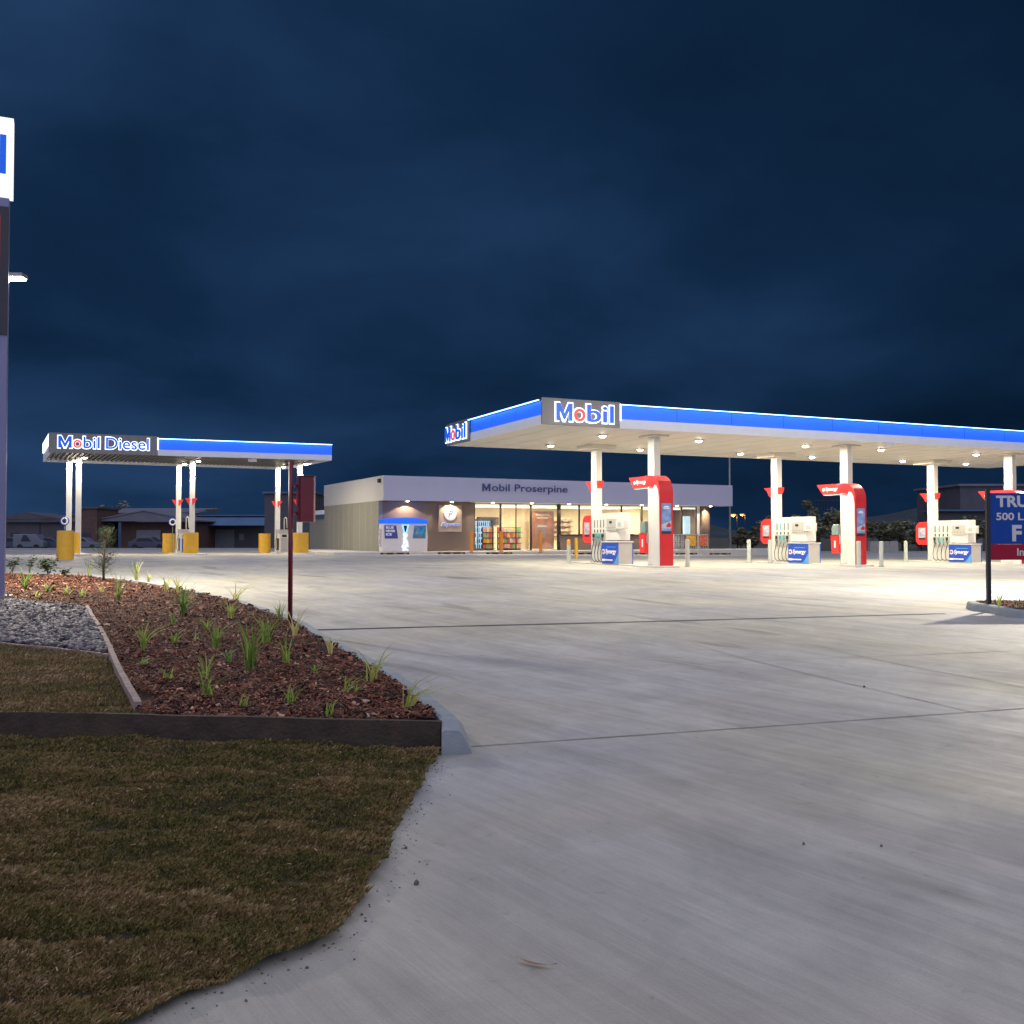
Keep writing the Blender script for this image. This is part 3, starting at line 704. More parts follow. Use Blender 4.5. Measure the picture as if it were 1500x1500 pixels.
# ------------------------------------------------------------------ pylon and lamp poles
AN=R(24.75); U=Vector((math.cos(AN),math.sin(AN),0)); V_=Vector((-math.sin(AN),math.cos(AN),0))
pz=.3
t=thing('pylon_sign','tall lit pylon sign with a white head rising from the grey rocks','sign',(-10.58,20.2,pz),AN)
obj('column',MB().box(-2.3,0.02,0,.30,-.1,8.40),M['pylon'],t,bevel=.02)
obj('price_panel',MB().box(-2.25,.015,-.03,-.001,5.5,8.2),M['pylondark'],t)
obj('price_panel',MB().box(-2.1,-.14,-.045,-.032,6.9,8.0),M['red'],t,label='red section of the pylon face')
hd=obj('head',MB().box(-2.32,.08,-.04,.26,8.42,10.08),M['pylonwhite'],t)
text('lettering','Mobil',M['bluelet'],t,2.02,.83,(-2.07,-.045,8.87),bold=.02,depth=.03)
obj('base_plate',MB().box(-2.4,.16,-.12,.42,-.1,.06),M['grey'],t)
for x in (.19,-2.36):
    for y in (-.06,.48):pass
obj('anchor_bolt',MB().cyl((.09,-.06,.05),(.09,-.06,.12),.02,n=8),M['grey'],t)
def lightpole(loc,arm,label,lit=True,h=7.7,grp=None):
    t=thing('light_pole',label,'light pole',loc,0,grp)
    obj('pole',MB().cyl((0,0,-.1),(0,0,h),.10,.055,14),M['grey'],t,smooth=True)
    obj('base_plate',MB().cyl((0,0,0),(0,0,.03),.2,n=4),M['grey'],t)
    obj('arm',MB().tube([(0,0,h-.1),(arm*.5,0,h+.03),(arm,0,h+.05)],.035,8),M['grey'],t)
    hd=obj('lamp_head',MB().box(arm-.3,arm+.3,-.16,.16,h,h+.1),M['grey'],t,bevel=.02)
    obj('lamp_lens',MB().box(arm-.26,arm+.26,-.13,.13,h-.035,h-.001),M['poleglass'] if lit else M['lgrey'],hd)
    if lit: lamp('AREA','lamp_light',(arm,0,h-.05),POLE_W,(1,.90,.70),t,size=.55,sizey=.28)
    return t
lightpole((-13.35,24,gz(-13.1,24)),.92,'grey area light pole behind the pylon with its lamp on',h=7.8)
lightpole((14.8,24,gz(13.4,24)),-.7,'grey area light pole with lamp on beyond the promotional sign',h=7.6)
lightpole((16.9,75.2,gz(16.9,75)),-.6,'thin unlit pole standing right of the shop behind the canopy',lit=False,h=7.8)

# red post with cabinet
p=onf(425,914,gg,.2)
t=thing('red_post_cabinet','tall dark red post with a red steel box hung on its right side','post',p)
k=p.y/FPX; ph=(914-676)*k
obj('post',MB().cyl((0,0,-.1),(.0,0,ph),.037,n=14),M['darkred'],t,smooth=True)
z0,z1=(914-765)*k,(914-699)*k
cb_=obj('cabinet',MB().prism([(.085,.02),(.19,-.17),(.385,-.10),(.36,.16),(.10,.16)],'z',z0,z1),M['darkred'],t,bevel=.01)
obj('bracket',MB().box(-.0,.09,-.02,.02,z0+.12,z0+.16),M['darkred'],t); obj('bracket',MB().box(0,.09,-.02,.02,z1-.16,z1-.12),M['darkred'],t)
obj('top_flange',MB().prism([(.078,.02),(.186,-.18),(.395,-.105),(.368,.168),(.092,.168)],'z',z1+.001,z1+.012),M['darkred'],cb_)
obj('handle',MB().tube([(.135,-.075,z0+.28),(.115,-.10,z0+.30),(.115,-.10,z0+.44),(.135,-.075,z0+.46)],.008,6),M['red'],cb_)

# promotional sign on kerbed island at right
p=onf(1448.5,886,lambda x,y:gz(x,y)+.13); k=p.y/FPX
t=thing('promotional_sign','navy and maroon promotional board on black posts at the right edge','sign',p)
zb=p.z
def sz(py): return onY(1448,py,p.y).z-zb
pw=1.95
obj('post',MB().box(-.035,.035,-.035,.035,-.15,sz(716)),M['post'],t)
obj('post',MB().box(pw+.02,pw+.09,-.035,.035,-.15,sz(716)),M['post'],t)
obj('board',MB().box(.037,pw+.018,-.02,.02,sz(797),sz(722)),M['signblue'],t)
obj('lower_board',MB().box(.037,pw+.018,-.018,.018,sz(820),sz(797)-.002),M['signred'],t)
def X(px): return (px-1448.5)*k
text('lettering','TRU',M['signtext'],t,X(1507)-X(1460),sz(726)-sz(743),(X(1460),-.021,sz(743)),bold=.035,depth=.006)
text('lettering','500',M['signtext'],t,X(1486)-X(1460),sz(751)-sz(762),(X(1460),-.021,sz(762)),bold=.02,depth=.006); text('lettering','L',M['signtext'],t,X(1500)-X(1492),sz(751)-sz(762),(X(1492),-.021,sz(762)),bold=.02,depth=.006)
text('lettering','F',M['signtext'],t,X(1497)-X(1483),sz(769)-sz(793),(X(1483),-.021,sz(793)),bold=.04,depth=.006)
text('lettering','In',M['signtext'],t,X(1500)-X(1490),sz(803)-sz(814),(X(1490),-.019,sz(814)),bold=.02,depth=.006)
# island kerb
isl=[onf(x,y,gz) for x,y in ((1418,897),(1426,902),(1470,904),(1560,911))]
isl[0].x+=.26; isl[2].x+=.1; a=isl[0]; b=isl[3]
path=[Vector((a.x+.55,a.y+1.05,0)),Vector((a.x+.12,a.y+.85,0)),Vector((a.x,a.y+.35,0)),Vector((a.x+.1,a.y,0)),Vector((isl[2].x,isl[2].y,0)),Vector((b.x,b.y,0)),Vector((b.x+5,b.y-.9,0)),Vector((b.x+7,b.y+1.0,0)),Vector((b.x+4,b.y+3,0)),Vector((a.x+.55,a.y+1.05,0))]
vs=[]; 
for i,q in enumerate(path):
    pa_=path[i-1] if i else path[-2]; pb=path[i+1] if i<len(path)-1 else path[1]
    d=(pb-pa_).normalized(); n=Vector((-d.y,d.x,0)); g=gz(q.x,q.y)
    for o_,z in ((-.03,g-.05),(.0,g+.12),(.03,g+.145),(.15,g+.145),(.15,g-.05)): w=q+n*o_; vs.append((w.x,w.y,z))
mb=MB(); mb.add(vs,[(i*5+k_,i*5+k_+1,(i+1)*5+k_+1,(i+1)*5+k_) for i in range(len(path)-1) for k_ in range(4)]); obj('island_kerb',mb,M['kerb'],kind='structure')
mb=MB(); c=sum(path[:-1],Vector())/9; vs=[(c.x,c.y,gz(c.x,c.y)+.16)]+[(q.x+(c.x-q.x)*.05,q.y+(c.y-q.y)*.05,gz(q.x,q.y)+.135) for q in path[:-1]]
mb.add(vs,[(0,i+1,(i+1)%9+1) for i in range(9)]); obj('island_bed_soil',mb,M['mulch'],kind='structure')
mb=MB()
for i in range(3500):
    x=rnd.uniform(a.x,a.x+5); y=rnd.uniform(a.y-.5,a.y+2.5)
    if inpoly(x,y,[(q.x+(c.x-q.x)*.06,q.y+(c.y-q.y)*.08) for q in path[:-1]]): chip(mb,x,y,gz(x,y)+.145+rnd.random()*.02,.03,.014,.006,min(1,abs(rnd.gauss(.42,.26))))
obj('island_bark_mulch',mb,M['chip'],tints=True,kind='stuff',label='bark mulch inside the kerbed island under the promotional board',category='mulch')
ggi=lambda x,y:gz(x,y)+.15
_g=gg; gg=ggi
tussock(1463,888,22,5,'lone grass seedling behind the kerb beside the board post',.5,.8,0)
tussock(1492,889,14,5,'second smaller seedling near the right edge of the island',.5,.8,0)
gg=_g

# ------------------------------------------------------------------ main canopy
O=Vector((5.42,36.93,.42)); SZ=5.01   # soffit height above O
cu0,cu1,cv0,cv1=-5.62,26.9,-1.70,7.12
def toW(u,v,z=0): return O+U*u+V_*v+Vector((0,0,z))
def fu(px): return along(O+V_*cv0,U,px)     # u on the front fascia plane
def fv(px): return along(O+U*cu0,V_,px)
t=thing('fuel_canopy','large flat petrol canopy with blue lit fascia over the pump islands','canopy',O,AN)
canopy=t
FH=.90; BH=.31
obj('soffit',MB().box(cu0+.04,cu1-.04,cv0+.04,cv1-.04,SZ,SZ+.05),M['soffit'],t)
obj('roof',MB().box(cu0+.05,cu1-.05,cv0+.05,cv1-.05,SZ+.5,SZ+.56),M['grey'],t)
mb=MB()   # soffit sheet seams
x=cu0+1
while x<cu1: mb.box(x-.006,x+.006,cv0+.06,cv1-.06,SZ-.006,SZ-.001); x+=1.2
obj('soffit_seams',mb,M['lgrey'],t)
uS=fu(907); vS=fv(690)
# fascia: white lower band, blue lit band, LED strip under a small hood
def fascia(par,axis,a0,a1,plane,sgn,z0,bh,fh,nseams=0,white='fwhite'):
    def bx(a,b,d0,d1,zl,zh):
        lo,hi=sorted((plane+sgn*d0,plane+sgn*d1))
        return MB().box(a,b,lo,hi,zl,zh) if axis=='x' else MB().box(lo,hi,a,b,zl,zh)
    obj('fascia_band',bx(a0,a1,-.04,.03,z0-.01,z0+bh),M[white],par)
    b=obj('blue_panel',bx(a0,a1,-.04,.015,z0+bh+.002,z0+fh-.05),M['blue'],par)
    h=obj('hood',bx(a0,a1,-.04,.17,z0+fh-.02,z0+fh),M['panelgrey'],par)
    obj('light_strip',bx(a0+.02,a1-.02,.10,.165,z0+fh-.036,z0+fh-.021),M['led'],h)
    for i in range(1,nseams):
        a=a0+(a1-a0)*i/nseams; obj('panel_joint',bx(a-.008,a+.008,.0155,.018,z0+bh+.01,z0+fh-.06),M['signblue'],b)
fascia(t,'x',uS,cu1,cv0,-1,SZ,BH,FH-.06,12)
fascia(t,'y',cv0+.0,vS,cu0,-1,SZ,BH,FH-.06,3)
obj('rear_fascia',MB().box(cu0,cu1,cv1-.04,cv1,SZ-.01,SZ+FH-.06),M['fwhite'],t)
obj('end_fascia',MB().box(cu1-.04,cu1,cv0,cv1-.041,SZ-.011,SZ+FH-.062),M['fwhite'],t)
def mobil(par,ax,x0,x1,z0,z1,y,rz=0,extra=None,parentname='sign_panel'):
    """letters on a panel frame: par is the sign part; x runs along the face"""
    def P(x,z,o): 
        return (x,y-o,z) if ax=='x' else (y-o,x,z)
    words_=[('M',0,.275,M['bluelet']),('o',.30,.50,M['redlet']),('bil',.53,1.,M['bluelet'])]
    W=x1-x0; 
    for w,a,b,m in words_:
        hh=(z1-z0) if w!='o' else (z1-z0)*.74
        wid=(b-a)*W
        xx=x0+a*W
        lo=P(xx,z0,.02)
        if ax=='x':
            text('halo',w,M['halo'],par,wid+.10,hh+.10,P(xx-.05,z0-.05,.02),bold=.045,depth=.012)
            text('letter',w,m,par,wid,hh,P(xx,z0,.05),bold=.015,depth=.03)
        else:
            text('halo',w,M['halo'],par,wid+.10,hh+.10,P(xx+.05,z0-.05,.02),rz=R(-90),bold=.045,depth=.012)
            text('letter',w,m,par,wid,hh,P(xx,z0,.05),rz=R(-90),bold=.015,depth=.03)
sp=obj('sign_panel',MB().box(cu0-.06,uS-.02,cv0-.10,cv0-.042,SZ-.02,SZ+FH),M['panelgrey'],t,bevel=.008)
mobil(sp,'x',fu(812),fu(896),SZ+.13,SZ+.73,cv0-.10)
obj('edge_light',MB().box(uS-.018,uS+.03,cv0-.12,cv0-.04,SZ+.25,SZ+FH-.05),M['ledface'],sp)
sp=obj('sign_panel',MB().box(cu0-.10,cu0-.042,vS+.02,cv1+.02,SZ-.02,SZ+FH),M['panelgrey'],t,bevel=.008)
mobil(sp,'y',fv(656.5),fv(656.5)-(fv(656.5)-fv(687)),SZ+.13,SZ+.73,cu0-.10) if False else None
va,vb=fv(657),fv(687)   # va > vb : text runs from far (left) to near (right)
W=abs(va-vb)
for w,a,b,m in [('M',0,.275,M['bluelet']),('o',.30,.50,M['redlet']),('bil',.53,1.,M['bluelet'])]:
    hh=.6 if w!='o' else .44; wid=(b-a)*W; yy=va-a*W
    text('halo',w,M['halo'],sp,wid+.10,hh+.10,(cu0-.12,yy+.05,SZ+.08),rz=R(-90),bold=.045,depth=.012)
    text('letter',w,m,sp,wid,hh,(cu0-.15,yy,SZ+.13),rz=R(-90),bold=.015,depth=.03)
colh=SZ
def ccol(u,v,cap):
    g=gz(*(toW(u,v).xy))-O.z
    c=obj('column',MB().box(u-.14,u+.14,v-.22,v+.22,g-.1,SZ-cap[2]),M['white'],canopy,bevel=.012)
    obj('column_cap',MB().box(u-cap[0],u+cap[0],v-cap[1],v+cap[1],SZ-cap[2]+.001,SZ-.002),M['soffit'],c,bevel=.01)
    obj('base_trim',MB().box(u-.165,u+.165,v-.245,v+.245,g-.05,g+.10),M['lgrey'],c)
for u in (0,9.6,19.6):
    ccol(u,0,(.42,.42,.07)); ccol(u+.05,4.5,(.62,.62,.20))
for i,u in enumerate((-1.9,2.5,7.95,12.2,18.1,22.6)):
    for v in (.6,4.95):
        f=obj('lamp',MB().box(u-.17,u+.17,v-.17,v+.17,SZ-.05,SZ-.007),M['white'],t,bevel=.01)
        obj('lamp_lens',MB().lathe([(.05,SZ-.10),(.10,SZ-.085),(.125,SZ-.052)],14,(u,v)),M['lampglass'],f)
        lamp('AREA','lamp_light',(u,v,SZ-.115),CANOPY_W,(1,.90,.68),t,size=.24)
obj('camera_box',MB().box(10.1,10.55,cv0-.02,cv0+.16,SZ-.13,SZ-.012),M['white'],t)

# ------------------------------------------------------------------ pump islands
wh=M['white']
gi=lambda u,v:toW(u,v)
def base(u,v): p=toW(u,v); return Vector((p.x,p.y,gz(p.x,p.y)))
where=['at the leftmost pump island','at the middle pump island','at the right pump island']
IU=(0,9.6,19.6)
# concrete islands
for u in IU:
    b0=base(u,2.2); mb=MB()
    pl=[(-.55,-.9),(-.35,-1.15),(.35,-1.15),(.55,-.9),(.55,5.6),(.35,5.85),(-.35,5.85),(-.55,5.6)]
    mb.prism([(x,y-2.2) for x,y in pl],'z',-.12,.045); obj('pump_island_slab',mb,M['island'],loc=b0,rot=AN,bevel=.015,kind='structure')
# dispenser (origin at v=3.2)
d0=thing('fuel_dispenser','white four hose fuel dispenser '+where[0],'fuel pump',base(0,3.2),AN,'white fuel dispensers on the islands')
d=d0
obj('cabinet',MB().box(-.30,.22,-.12,1.06,.03,2.08),wh,d,bevel=.012)
obj('display_head',MB().box(-.31,.21,-1.12,-.122,.98,2.09),wh,d,bevel=.012)
obj('foot',MB().box(-.2,.1,-1.1,-.125,.96,.979),M['grey'],d)
db=obj('display',MB().box(-.345,-.31,-1.0,-.2,1.38,1.85),M['lgrey'],d,bevel=.006)
obj('screen',MB().box(-.352,-.3455,-.62,-.42,1.66,1.76),M['dark'],db)
mb=MB()
for q in range(5): mb.box(-.352,-.3455,-.9+.17*q,-.9+.17*q+.06,1.47,1.50)
obj('buttons',mb,M['grey'],db)
sb=obj('side_screen',MB().box(-.42,-.18,-1.62,-1.05,1.44,1.80),wh,d,bevel=.015)
obj('screen_glass',MB().box(-.428,-.421,-1.45,-1.2,1.53,1.70),M['lgrey'],sb)
obj('nozzle_panel',MB().box(-.315,-.301,-.05,1.0,.75,1.28),M['lgrey'],d)
for q in range(4):
    y=.1+.25*q
    obj('grade_label',MB().box(-.312,-.301,y-.035,y+.035,1.5,1.82),M['cyan'] if q in(2,) else M['grey'],d)
    obj('grade_label',MB().box(-.312,-.301,y-.03,y+.03,1.3,1.42),M['dark'],d)
    nz=obj('nozzle',MB().box(-.40,-.316,y-.028,y+.028,1.10,1.24).tube([(-.37,y,1.12),(-.40,y-.03,1.02),(-.37,y-.06,.93)],[.035,.028,.02],6),M['cyan'] if q in(1,2) else M['dark'],d)
    obj('hose',MB().tube([(-.37,y-.06,.95),(-.40,y-.01,.75),(-.43,y+.04,.45),(-.42,y+.02,.2),(-.38,y-.1,.09),(-.33,y-.2,.14)],.016,7),M['black'],d,smooth=True)
copy_tree(d0,None,base(9.6,3.2),'white four hose fuel dispenser '+where[1]); copy_tree(d0,None,base(19.6,3.2),'white four hose fuel dispenser '+where[2])
# advert box
s0=thing('advert_box','low blue advertising box below the dispenser '+where[0],'display box',base(-.2,2.35),AN,'blue advertising boxes below the dispensers')
obj('body',MB().box(-.36,.30,-.66,.66,.03,.90),M['lgrey'],s0,bevel=.01)
obj('top_cover',MB().box(-.38,.32,-.68,.68,.901,.945),wh,s0,bevel=.01)
pn=obj('advert_panel',MB().box(-.368,-.361,-.65,.65,.05,.89),M['adblue'],s0)
obj('edge_stripe',MB().box(.265,.302,-.672,-.661,.04,.9),M['adblue'],s0)
text('lettering','Synergy',M['wtext'],pn,.86,.24,(-.370,.36,.40),rz=R(-90),bold=.03,shear=.25,depth=.006)
mb=MB()
for i in range(14):
    a0=R(30+i*22); a1=R(30+(i+1)*22); rr=.11
    mb.hexa([(-.370,.50+math.cos(a)*r_,.53+math.sin(a)*r_) for a,r_ in((a0,rr),(a1,rr),(a1,rr*.6),(a0,rr*.6))],[(-.376,.50+math.cos(a)*r_,.53+math.sin(a)*r_) for a,r_ in((a0,rr),(a1,rr),(a1,rr*.6),(a0,rr*.6))])
obj('ring_emblem',mb,M['wtext'],pn); obj('ring_centre',MB().cyl((-.369,.50,.53),(-.378,.50,.53),.045,n=12),M['redlet'],pn)
obj('caption_line',MB().box(-.373,-.369,-.45,.25,.70,.735),M['adlight'],pn); obj('caption_line',MB().box(-.373,-.369,-.2,.60,.17,.225).box(-.3735,-.369,.38,.62,.15,.24),M['wtext'],pn)
mb=MB()
for i in range(9):
    t_=i/8; y=-.62+.42*t_; z=.05+.38*(1-t_)**1.6; mb.hexa([(-.3695,y-.03,.052),(-.3695,y+.04,.052),(-.3695,y+.03,z),(-.3695,y-.03,z+.02)],[(-.3735,y-.03,.052),(-.3735,y+.04,.052),(-.3735,y+.03,z),(-.3735,y-.03,z+.02)])
obj('swirl',mb,M['adlight'],pn)
copy_tree(s0,None,base(9.4,2.35),s0['label'].replace(where[0],where[1])); copy_tree(s0,None,base(19.4,2.35),s0['label'].replace(where[0],where[2]))
# red gateway pillar on front columns
r0=thing('red_gateway_sign','tall red curved gateway sign with a car poster '+where[0],'sign',base(0,0),AN,'tall red gateway signs')
u0,u1=-.27,.35
prof=[(-.75,0.03),(-.30,.03),(-.30,2.85)]
arc=[(-.30+.0,2.9),(-.22,3.02),(-.30+.16,3.07),(.95,3.07),(1.05,3.07),(1.25,3.47)]
outer=[(-.10,3.47)]+[(-.10-.65*math.sin(a),2.82+.65*math.cos(a)) for a in [R(q) for q in range(10,91,10)]]
poly=prof+[(-.27,2.98),(-.16,3.05),(.0,3.07),(.16,3.07),(.30,3.47)]+outer
obj('pillar',MB().prism(poly,'x',u0+.03,u1),M['red'],r0,smooth=False)
inner=[(-.745,.03),(-.305,.03)]+[(-.305,2.8),(-.29,2.97),(-.40,3.2),(-.52,3.18),(-.63,3.0),(-.70,2.75),(-.74,2.5)]
obj('side_cover',MB().prism([(-.735,.05),(-.31,.05),(-.31,2.8),(-.33,2.97),(-.42,3.1),(-.55,3.07),(-.66,2.9),(-.72,2.6)],'x',u0,u0+.028),wh,r0)
ps=obj('poster',MB().box(u0+.10,u1-.10,-.768,-.752,1.36,2.40),M['skyad'],r0)
obj('poster_road',MB().hexa([(u0+.10,-.770,1.45),(u1-.1,-.770,1.45),(u1-.1,-.770,1.75),(u0+.1,-.770,1.6)],[(u0+.10,-.774,1.45),(u1-.1,-.774,1.45),(u1-.1,-.774,1.75),(u0+.1,-.774,1.6)]),M['roadad'],ps)
obj('poster_car',MB().prism([(u1-.31,1.50),(u1-.12,1.50),(u1-.12,1.60),(u1-.17,1.66),(u1-.24,1.655),(u1-.31,1.58)],'y',-.775,-.778),M['red'],ps)
obj('poster_caption',MB().box(u0+.17,u1-.18,-.772,-.7685,2.20,2.23).box(u0+.2,u1-.2,-.772,-.7685,2.26,2.29),M['wtext'],ps)
obj('poster_footer',MB().box(u0+.10,u1-.10,-.770,-.752,1.25,1.355),M['dark'],r0)
wg=obj('wing',MB().prism([(.26,3.04),(1.30,3.04),(1.68,3.47),(.26,3.47)],'x',-.10,.12),M['redlit'],r0)
obj('wing_light',MB().box(-.08,.10,.3,1.28,3.0,3.035),wh,wg)
text('lettering','Synergy',M['wtext'],wg,.72,.20,(-.104,1.12,3.15),rz=R(-90),bold=.02,shear=.2,depth=.006)
obj('ring_emblem',MB().cyl((-.101,1.24,3.25),(-.108,1.24,3.25),.07,n=14),M['wtext'],wg)
copy_tree(r0,None,base(9.6,0),r0['label'].replace(where[0],where[1])); copy_tree(r0,None,base(19.6,0),'tall red gateway sign mostly hidden behind the navy promotional board')
# rear column wraps
w0=thing('red_column_wrap','small red curved poster wrap on the back column '+where[0],'sign',base(.05,4.5),AN,'small red poster wraps on back columns')
def rc(y0,y1,z0_,z1_,rad):
    P=[(y0,z0_),(y1-rad*.5,z0_),(y1,z0_+rad*.5)]
    P+=[(y1-rad+rad*math.cos(a),z1_-rad+rad*math.sin(a)) for a in [R(q) for q in (0,20,40,60,80,90)]]
    return P+[(y0,z1_)]
obj('panel',MB().prism(rc(.225,.95,.86,2.02,.35),'x',-.16,.12),M['redlit'],w0)
pq=obj('poster',MB().box(-.168,-.161,.33,.78,1.22,1.72),M['roadad'],w0)
obj('poster_footer',MB().box(-.170,-.161,.33,.74,1.12,1.2),M['dark'],w0)
obj('wing',MB().prism([(.225,3.47),(.70,3.47),(.48,3.28),(.34,3.05),(.225,3.2)],'x',-.14,.10),M['redlit'],w0)
obj('wing',MB().prism([(-.225,3.47),(-.38,3.47),(-.32,3.26),(-.225,3.16)],'x',-.10,.14),M['redlit'],w0)
copy_tree(w0,None,base(9.65,4.5),w0['label'].replace(where[0],where[1])); copy_tree(w0,None,base(19.65,4.5),'small red curved poster wrap on the column left of the promotional board')
# towel dispenser + bin
for i,u in enumerate(IU):
    if i==0:
        td=thing('towel_dispenser','smoked green towel dispenser on the front column '+where[0],'dispenser',base(0,0),AN,'towel dispensers on front columns')
        obj('case',MB().prism([(.225,1.28),(.62,1.28),(.62,1.62),(.52,1.74),(.225,1.74)],'x',-.26,.02),M['greenish'],td,bevel=.02)
        obj('bracket',MB().box(-.2,-.1,.18,.24,.9,1.3),M['lgrey'],td)
        rb=thing('red_bin','red bin with pale mark hung on the front column '+where[0],'bin',base(0,0),AN,'red bins on front columns')
        bd=obj('body',MB().prism([(.23,.52),(.60,.52),(.66,1.24),(.23,1.24)],'x',-.28,.02),M['redlit'],rb,bevel=.015)
        obj('rim',MB().box(-.29,.03,.225,.67,1.24,1.275),M['red'],rb); obj('mark',MB().box(-.287,-.281,.36,.44,.75,1.05),M['wtext'],bd)
    else:
        copy_tree(td,None,base(u,0),td['label'].replace(where[0],where[i]) if i==1 else 'towel dispenser on the front column hidden behind the promotional board')
        copy_tree(rb,None,base(u,0),rb['label'].replace(where[0],where[i]) if i==1 else 'red bin low behind the promotional board')
# bollards
def bollard(px,py,m,h,label,r_=.085,zf=gz,top=None,grp='bollards on the forecourt',z0_=.4):
    p=onf(px,py,zf,z0_)
    t=thing('bollard',label,'bollard',p,0,grp)
    pf=[(r_,-.05),(r_,h-.04),(r_*.85,h-.01),(r_*.4,h)]
    if top:
        obj('post',MB().lathe([(r_,-.05),(r_,h*.78)],16),m,t,smooth=False); obj('cap',MB().lathe([(r_*1.02,h*.78),(r_*1.02,h-.04),(r_*.8,h-.01),(r_*.4,h)],16),top,t)
    else:
        obj('post',MB().lathe(pf,16),m,t); 
    obj('collar',MB().lathe([(r_*1.5,-.05),(r_*1.5,.012)],16),M['grey'],t)
    return t
pb=M['palebollard']
for px,py,lb in ((966,831,'pale bollard in front of the leftmost red gateway sign'),(1007,830,'pale bollard standing free right of the leftmost red gateway sign'),(1097,825,'pale bollard left of the middle dispenser column'),(1128,825,'pale bollard half hidden by the middle back column'),(1258,831,'pale bollard in front of the middle red gateway sign'),(1291,830,'pale bollard standing free right of the middle red gateway sign'),(1327,823.5,'farther pale bollard between the middle and right islands')):
    bollard(px,py,pb,1.05,lb)
bollard(833,824.5,pb,1.0,'pale bollard with an orange top left of the leftmost dispenser',top=M['orange'])
bollard(844,818,M['yellow'],1.05,'yellow bollard beside the orange topped one')
# two barrels low behind promo sign
for px,lb,m in ((1474,'white box standing on the forecourt below the promotional board','fwhite'),(1483,'pale box right of the white box below the promotional board','lgrey')):
    p=onf(px,826,gz,.3); t=thing('utility_box',lb,'box',p,AN)
    obj('body',MB().box(-.14,.14,-.2,.2,0,.28),M[m],t,bevel=.02); obj('lid',MB().box(-.15,.15,-.21,.21,.281,.31),M[m],t,bevel=.01)

# ------------------------------------------------------------------ diesel canopy
ZD=6.0
q=[onz(73,662,ZD),onz(486,674,ZD),onz(417,687.5,ZD),onz(63,676,ZD)]
org=Vector((q[0].x,q[0].y,gz(q[0].x,q[0].y))); 
t=thing('diesel_canopy','smaller truck canopy with blue lit fascia standing at the left','canopy',org); dies=t
Q=[p-org for p in q]; zc=ZD-org.z; ctr=sum(Q,Vector())/4
def shr(p,d,z): 
    w=(ctr-p); w.z=0; w=w.normalized()*d; return (p.x+w.x,p.y+w.y,z)
obj('roof_deck',MB().hexa([shr(p,.08,zc+.22) for p in Q],[shr(p,.08,zc+.30) for p in Q]),M['grey'],t)
UD=(Q[1]-Q[0]).normalized(); VL=(Q[3]-Q[0]).normalized(); LD=(Q[1]-Q[0]).length
mb=MB(); nr=56     # ribbed steel soffit
for i in range(nr):
    f0=(i+.1)/nr; f1=(i+.55)/nr
    a=Q[0].lerp(Q[1],f0);b=Q[0].lerp(Q[1],f1);c_=Q[3].lerp(Q[2],f1);d_=Q[3].lerp(Q[2],f0)
    mb.hexa([shr(p,.1,zc+.12) for p in (a,b,c_,d_)],[shr(p,.1,zc+.219) for p in (a,b,c_,d_)])
obj('ribbed_soffit',mb,mat('galvanised_ribs',(.20,.19,.17),.4,metal=.5),t)
def edge(par,name,a,b,d0,d1,z0_,z1_,m,f0=0,f1=1):
    A=a.lerp(b,f0);B=a.lerp(b,f1); d=(b-a).normalized(); n=Vector((d.y,-d.x,0))
    lo=[A+n*d0,B+n*d0,B+n*d1,A+n*d1]
    return obj(name,MB().hexa([(p.x,p.y,z0_) for p in lo],[(p.x,p.y,z1_) for p in lo]),m,par)
def fdd(px): return along(q[0],UD,px)/LD
fs_=fdd(230)
H2=1.02; 
edge(t,'fascia_band',Q[0],Q[1],0,-.06,zc-.02,zc+.30,M['fwhite'],fs_,1)
edge(t,'blue_panel',Q[0],Q[1],.01,-.06,zc+.302,zc+.86,M['blue'],fs_,1)
h=edge(t,'hood',Q[0],Q[1],.17,-.06,zc+.90,zc+.92,M['panelgrey'],fs_,1)
edge(h,'light_strip',Q[0],Q[1],.165,.10,zc+.868,zc+.899,M['led'],fs_+.001,.999)
sp=edge(t,'sign_panel',Q[0],Q[1],.06,-.06,zc-.02,zc+H2,M['panelgrey'],-.004,fs_-.002)
edge(sp,'edge_light',Q[0],Q[1],.09,.0,zc+.28,zc+.95,M['ledface'],fs_-.0015,fs_+.003)
edge(t,'side_fascia',Q[3],Q[0],0,-.05,zc-.02,zc+.95,M['fwhite'],0,1)
edge(t,'side_sign',Q[3],Q[0],.07,.002,zc+.42,zc+.98,M['ledface'],.1,.98)
edge(t,'side_fascia',Q[1],Q[2],0,-.05,zc-.02,zc+.85,M['fwhite'],0.004,1)
edge(t,'rear_fascia',Q[2],Q[3],0,-.05,zc-.02,zc+.85,M['fwhite'],.003,.997)
angd=math.atan2(UD.y,UD.x); nd=Vector((UD.y,-UD.x,0))
def dtext(w,pa_,pb_,hh,z,m):
    fa,fb=fdd(pa_)*LD,fdd(pb_)*LD
    P=Q[0]+UD*fa+nd*.075; text('letter',w,m,sp,fb-fa,hh,(P.x,P.y,z),rz=angd,bold=.008,depth=.03)
    P=Q[0]+UD*(fa-.05)+nd*.062; text('halo',w,M['halo'],sp,fb-fa+.1,hh+.1,(P.x,P.y,z-.05),rz=angd,bold=.04,depth=.012)
zz_=zc+.24
dtext('M',84,104,.62,zz_,M['bluelet']); dtext('o',106,118.5,.44,zz_,M['redlet']); dtext('bil',121,145,.62,zz_,M['bluelet']); dtext('Diesel',154,217,.62,zz_,M['bluelet'])
dc=[((-24.7,55.2),(-26.2,57.3)),((-19.08,57.8),(-20.72,60.2)),((-13.15,60.0),(-15.15,62.6))]
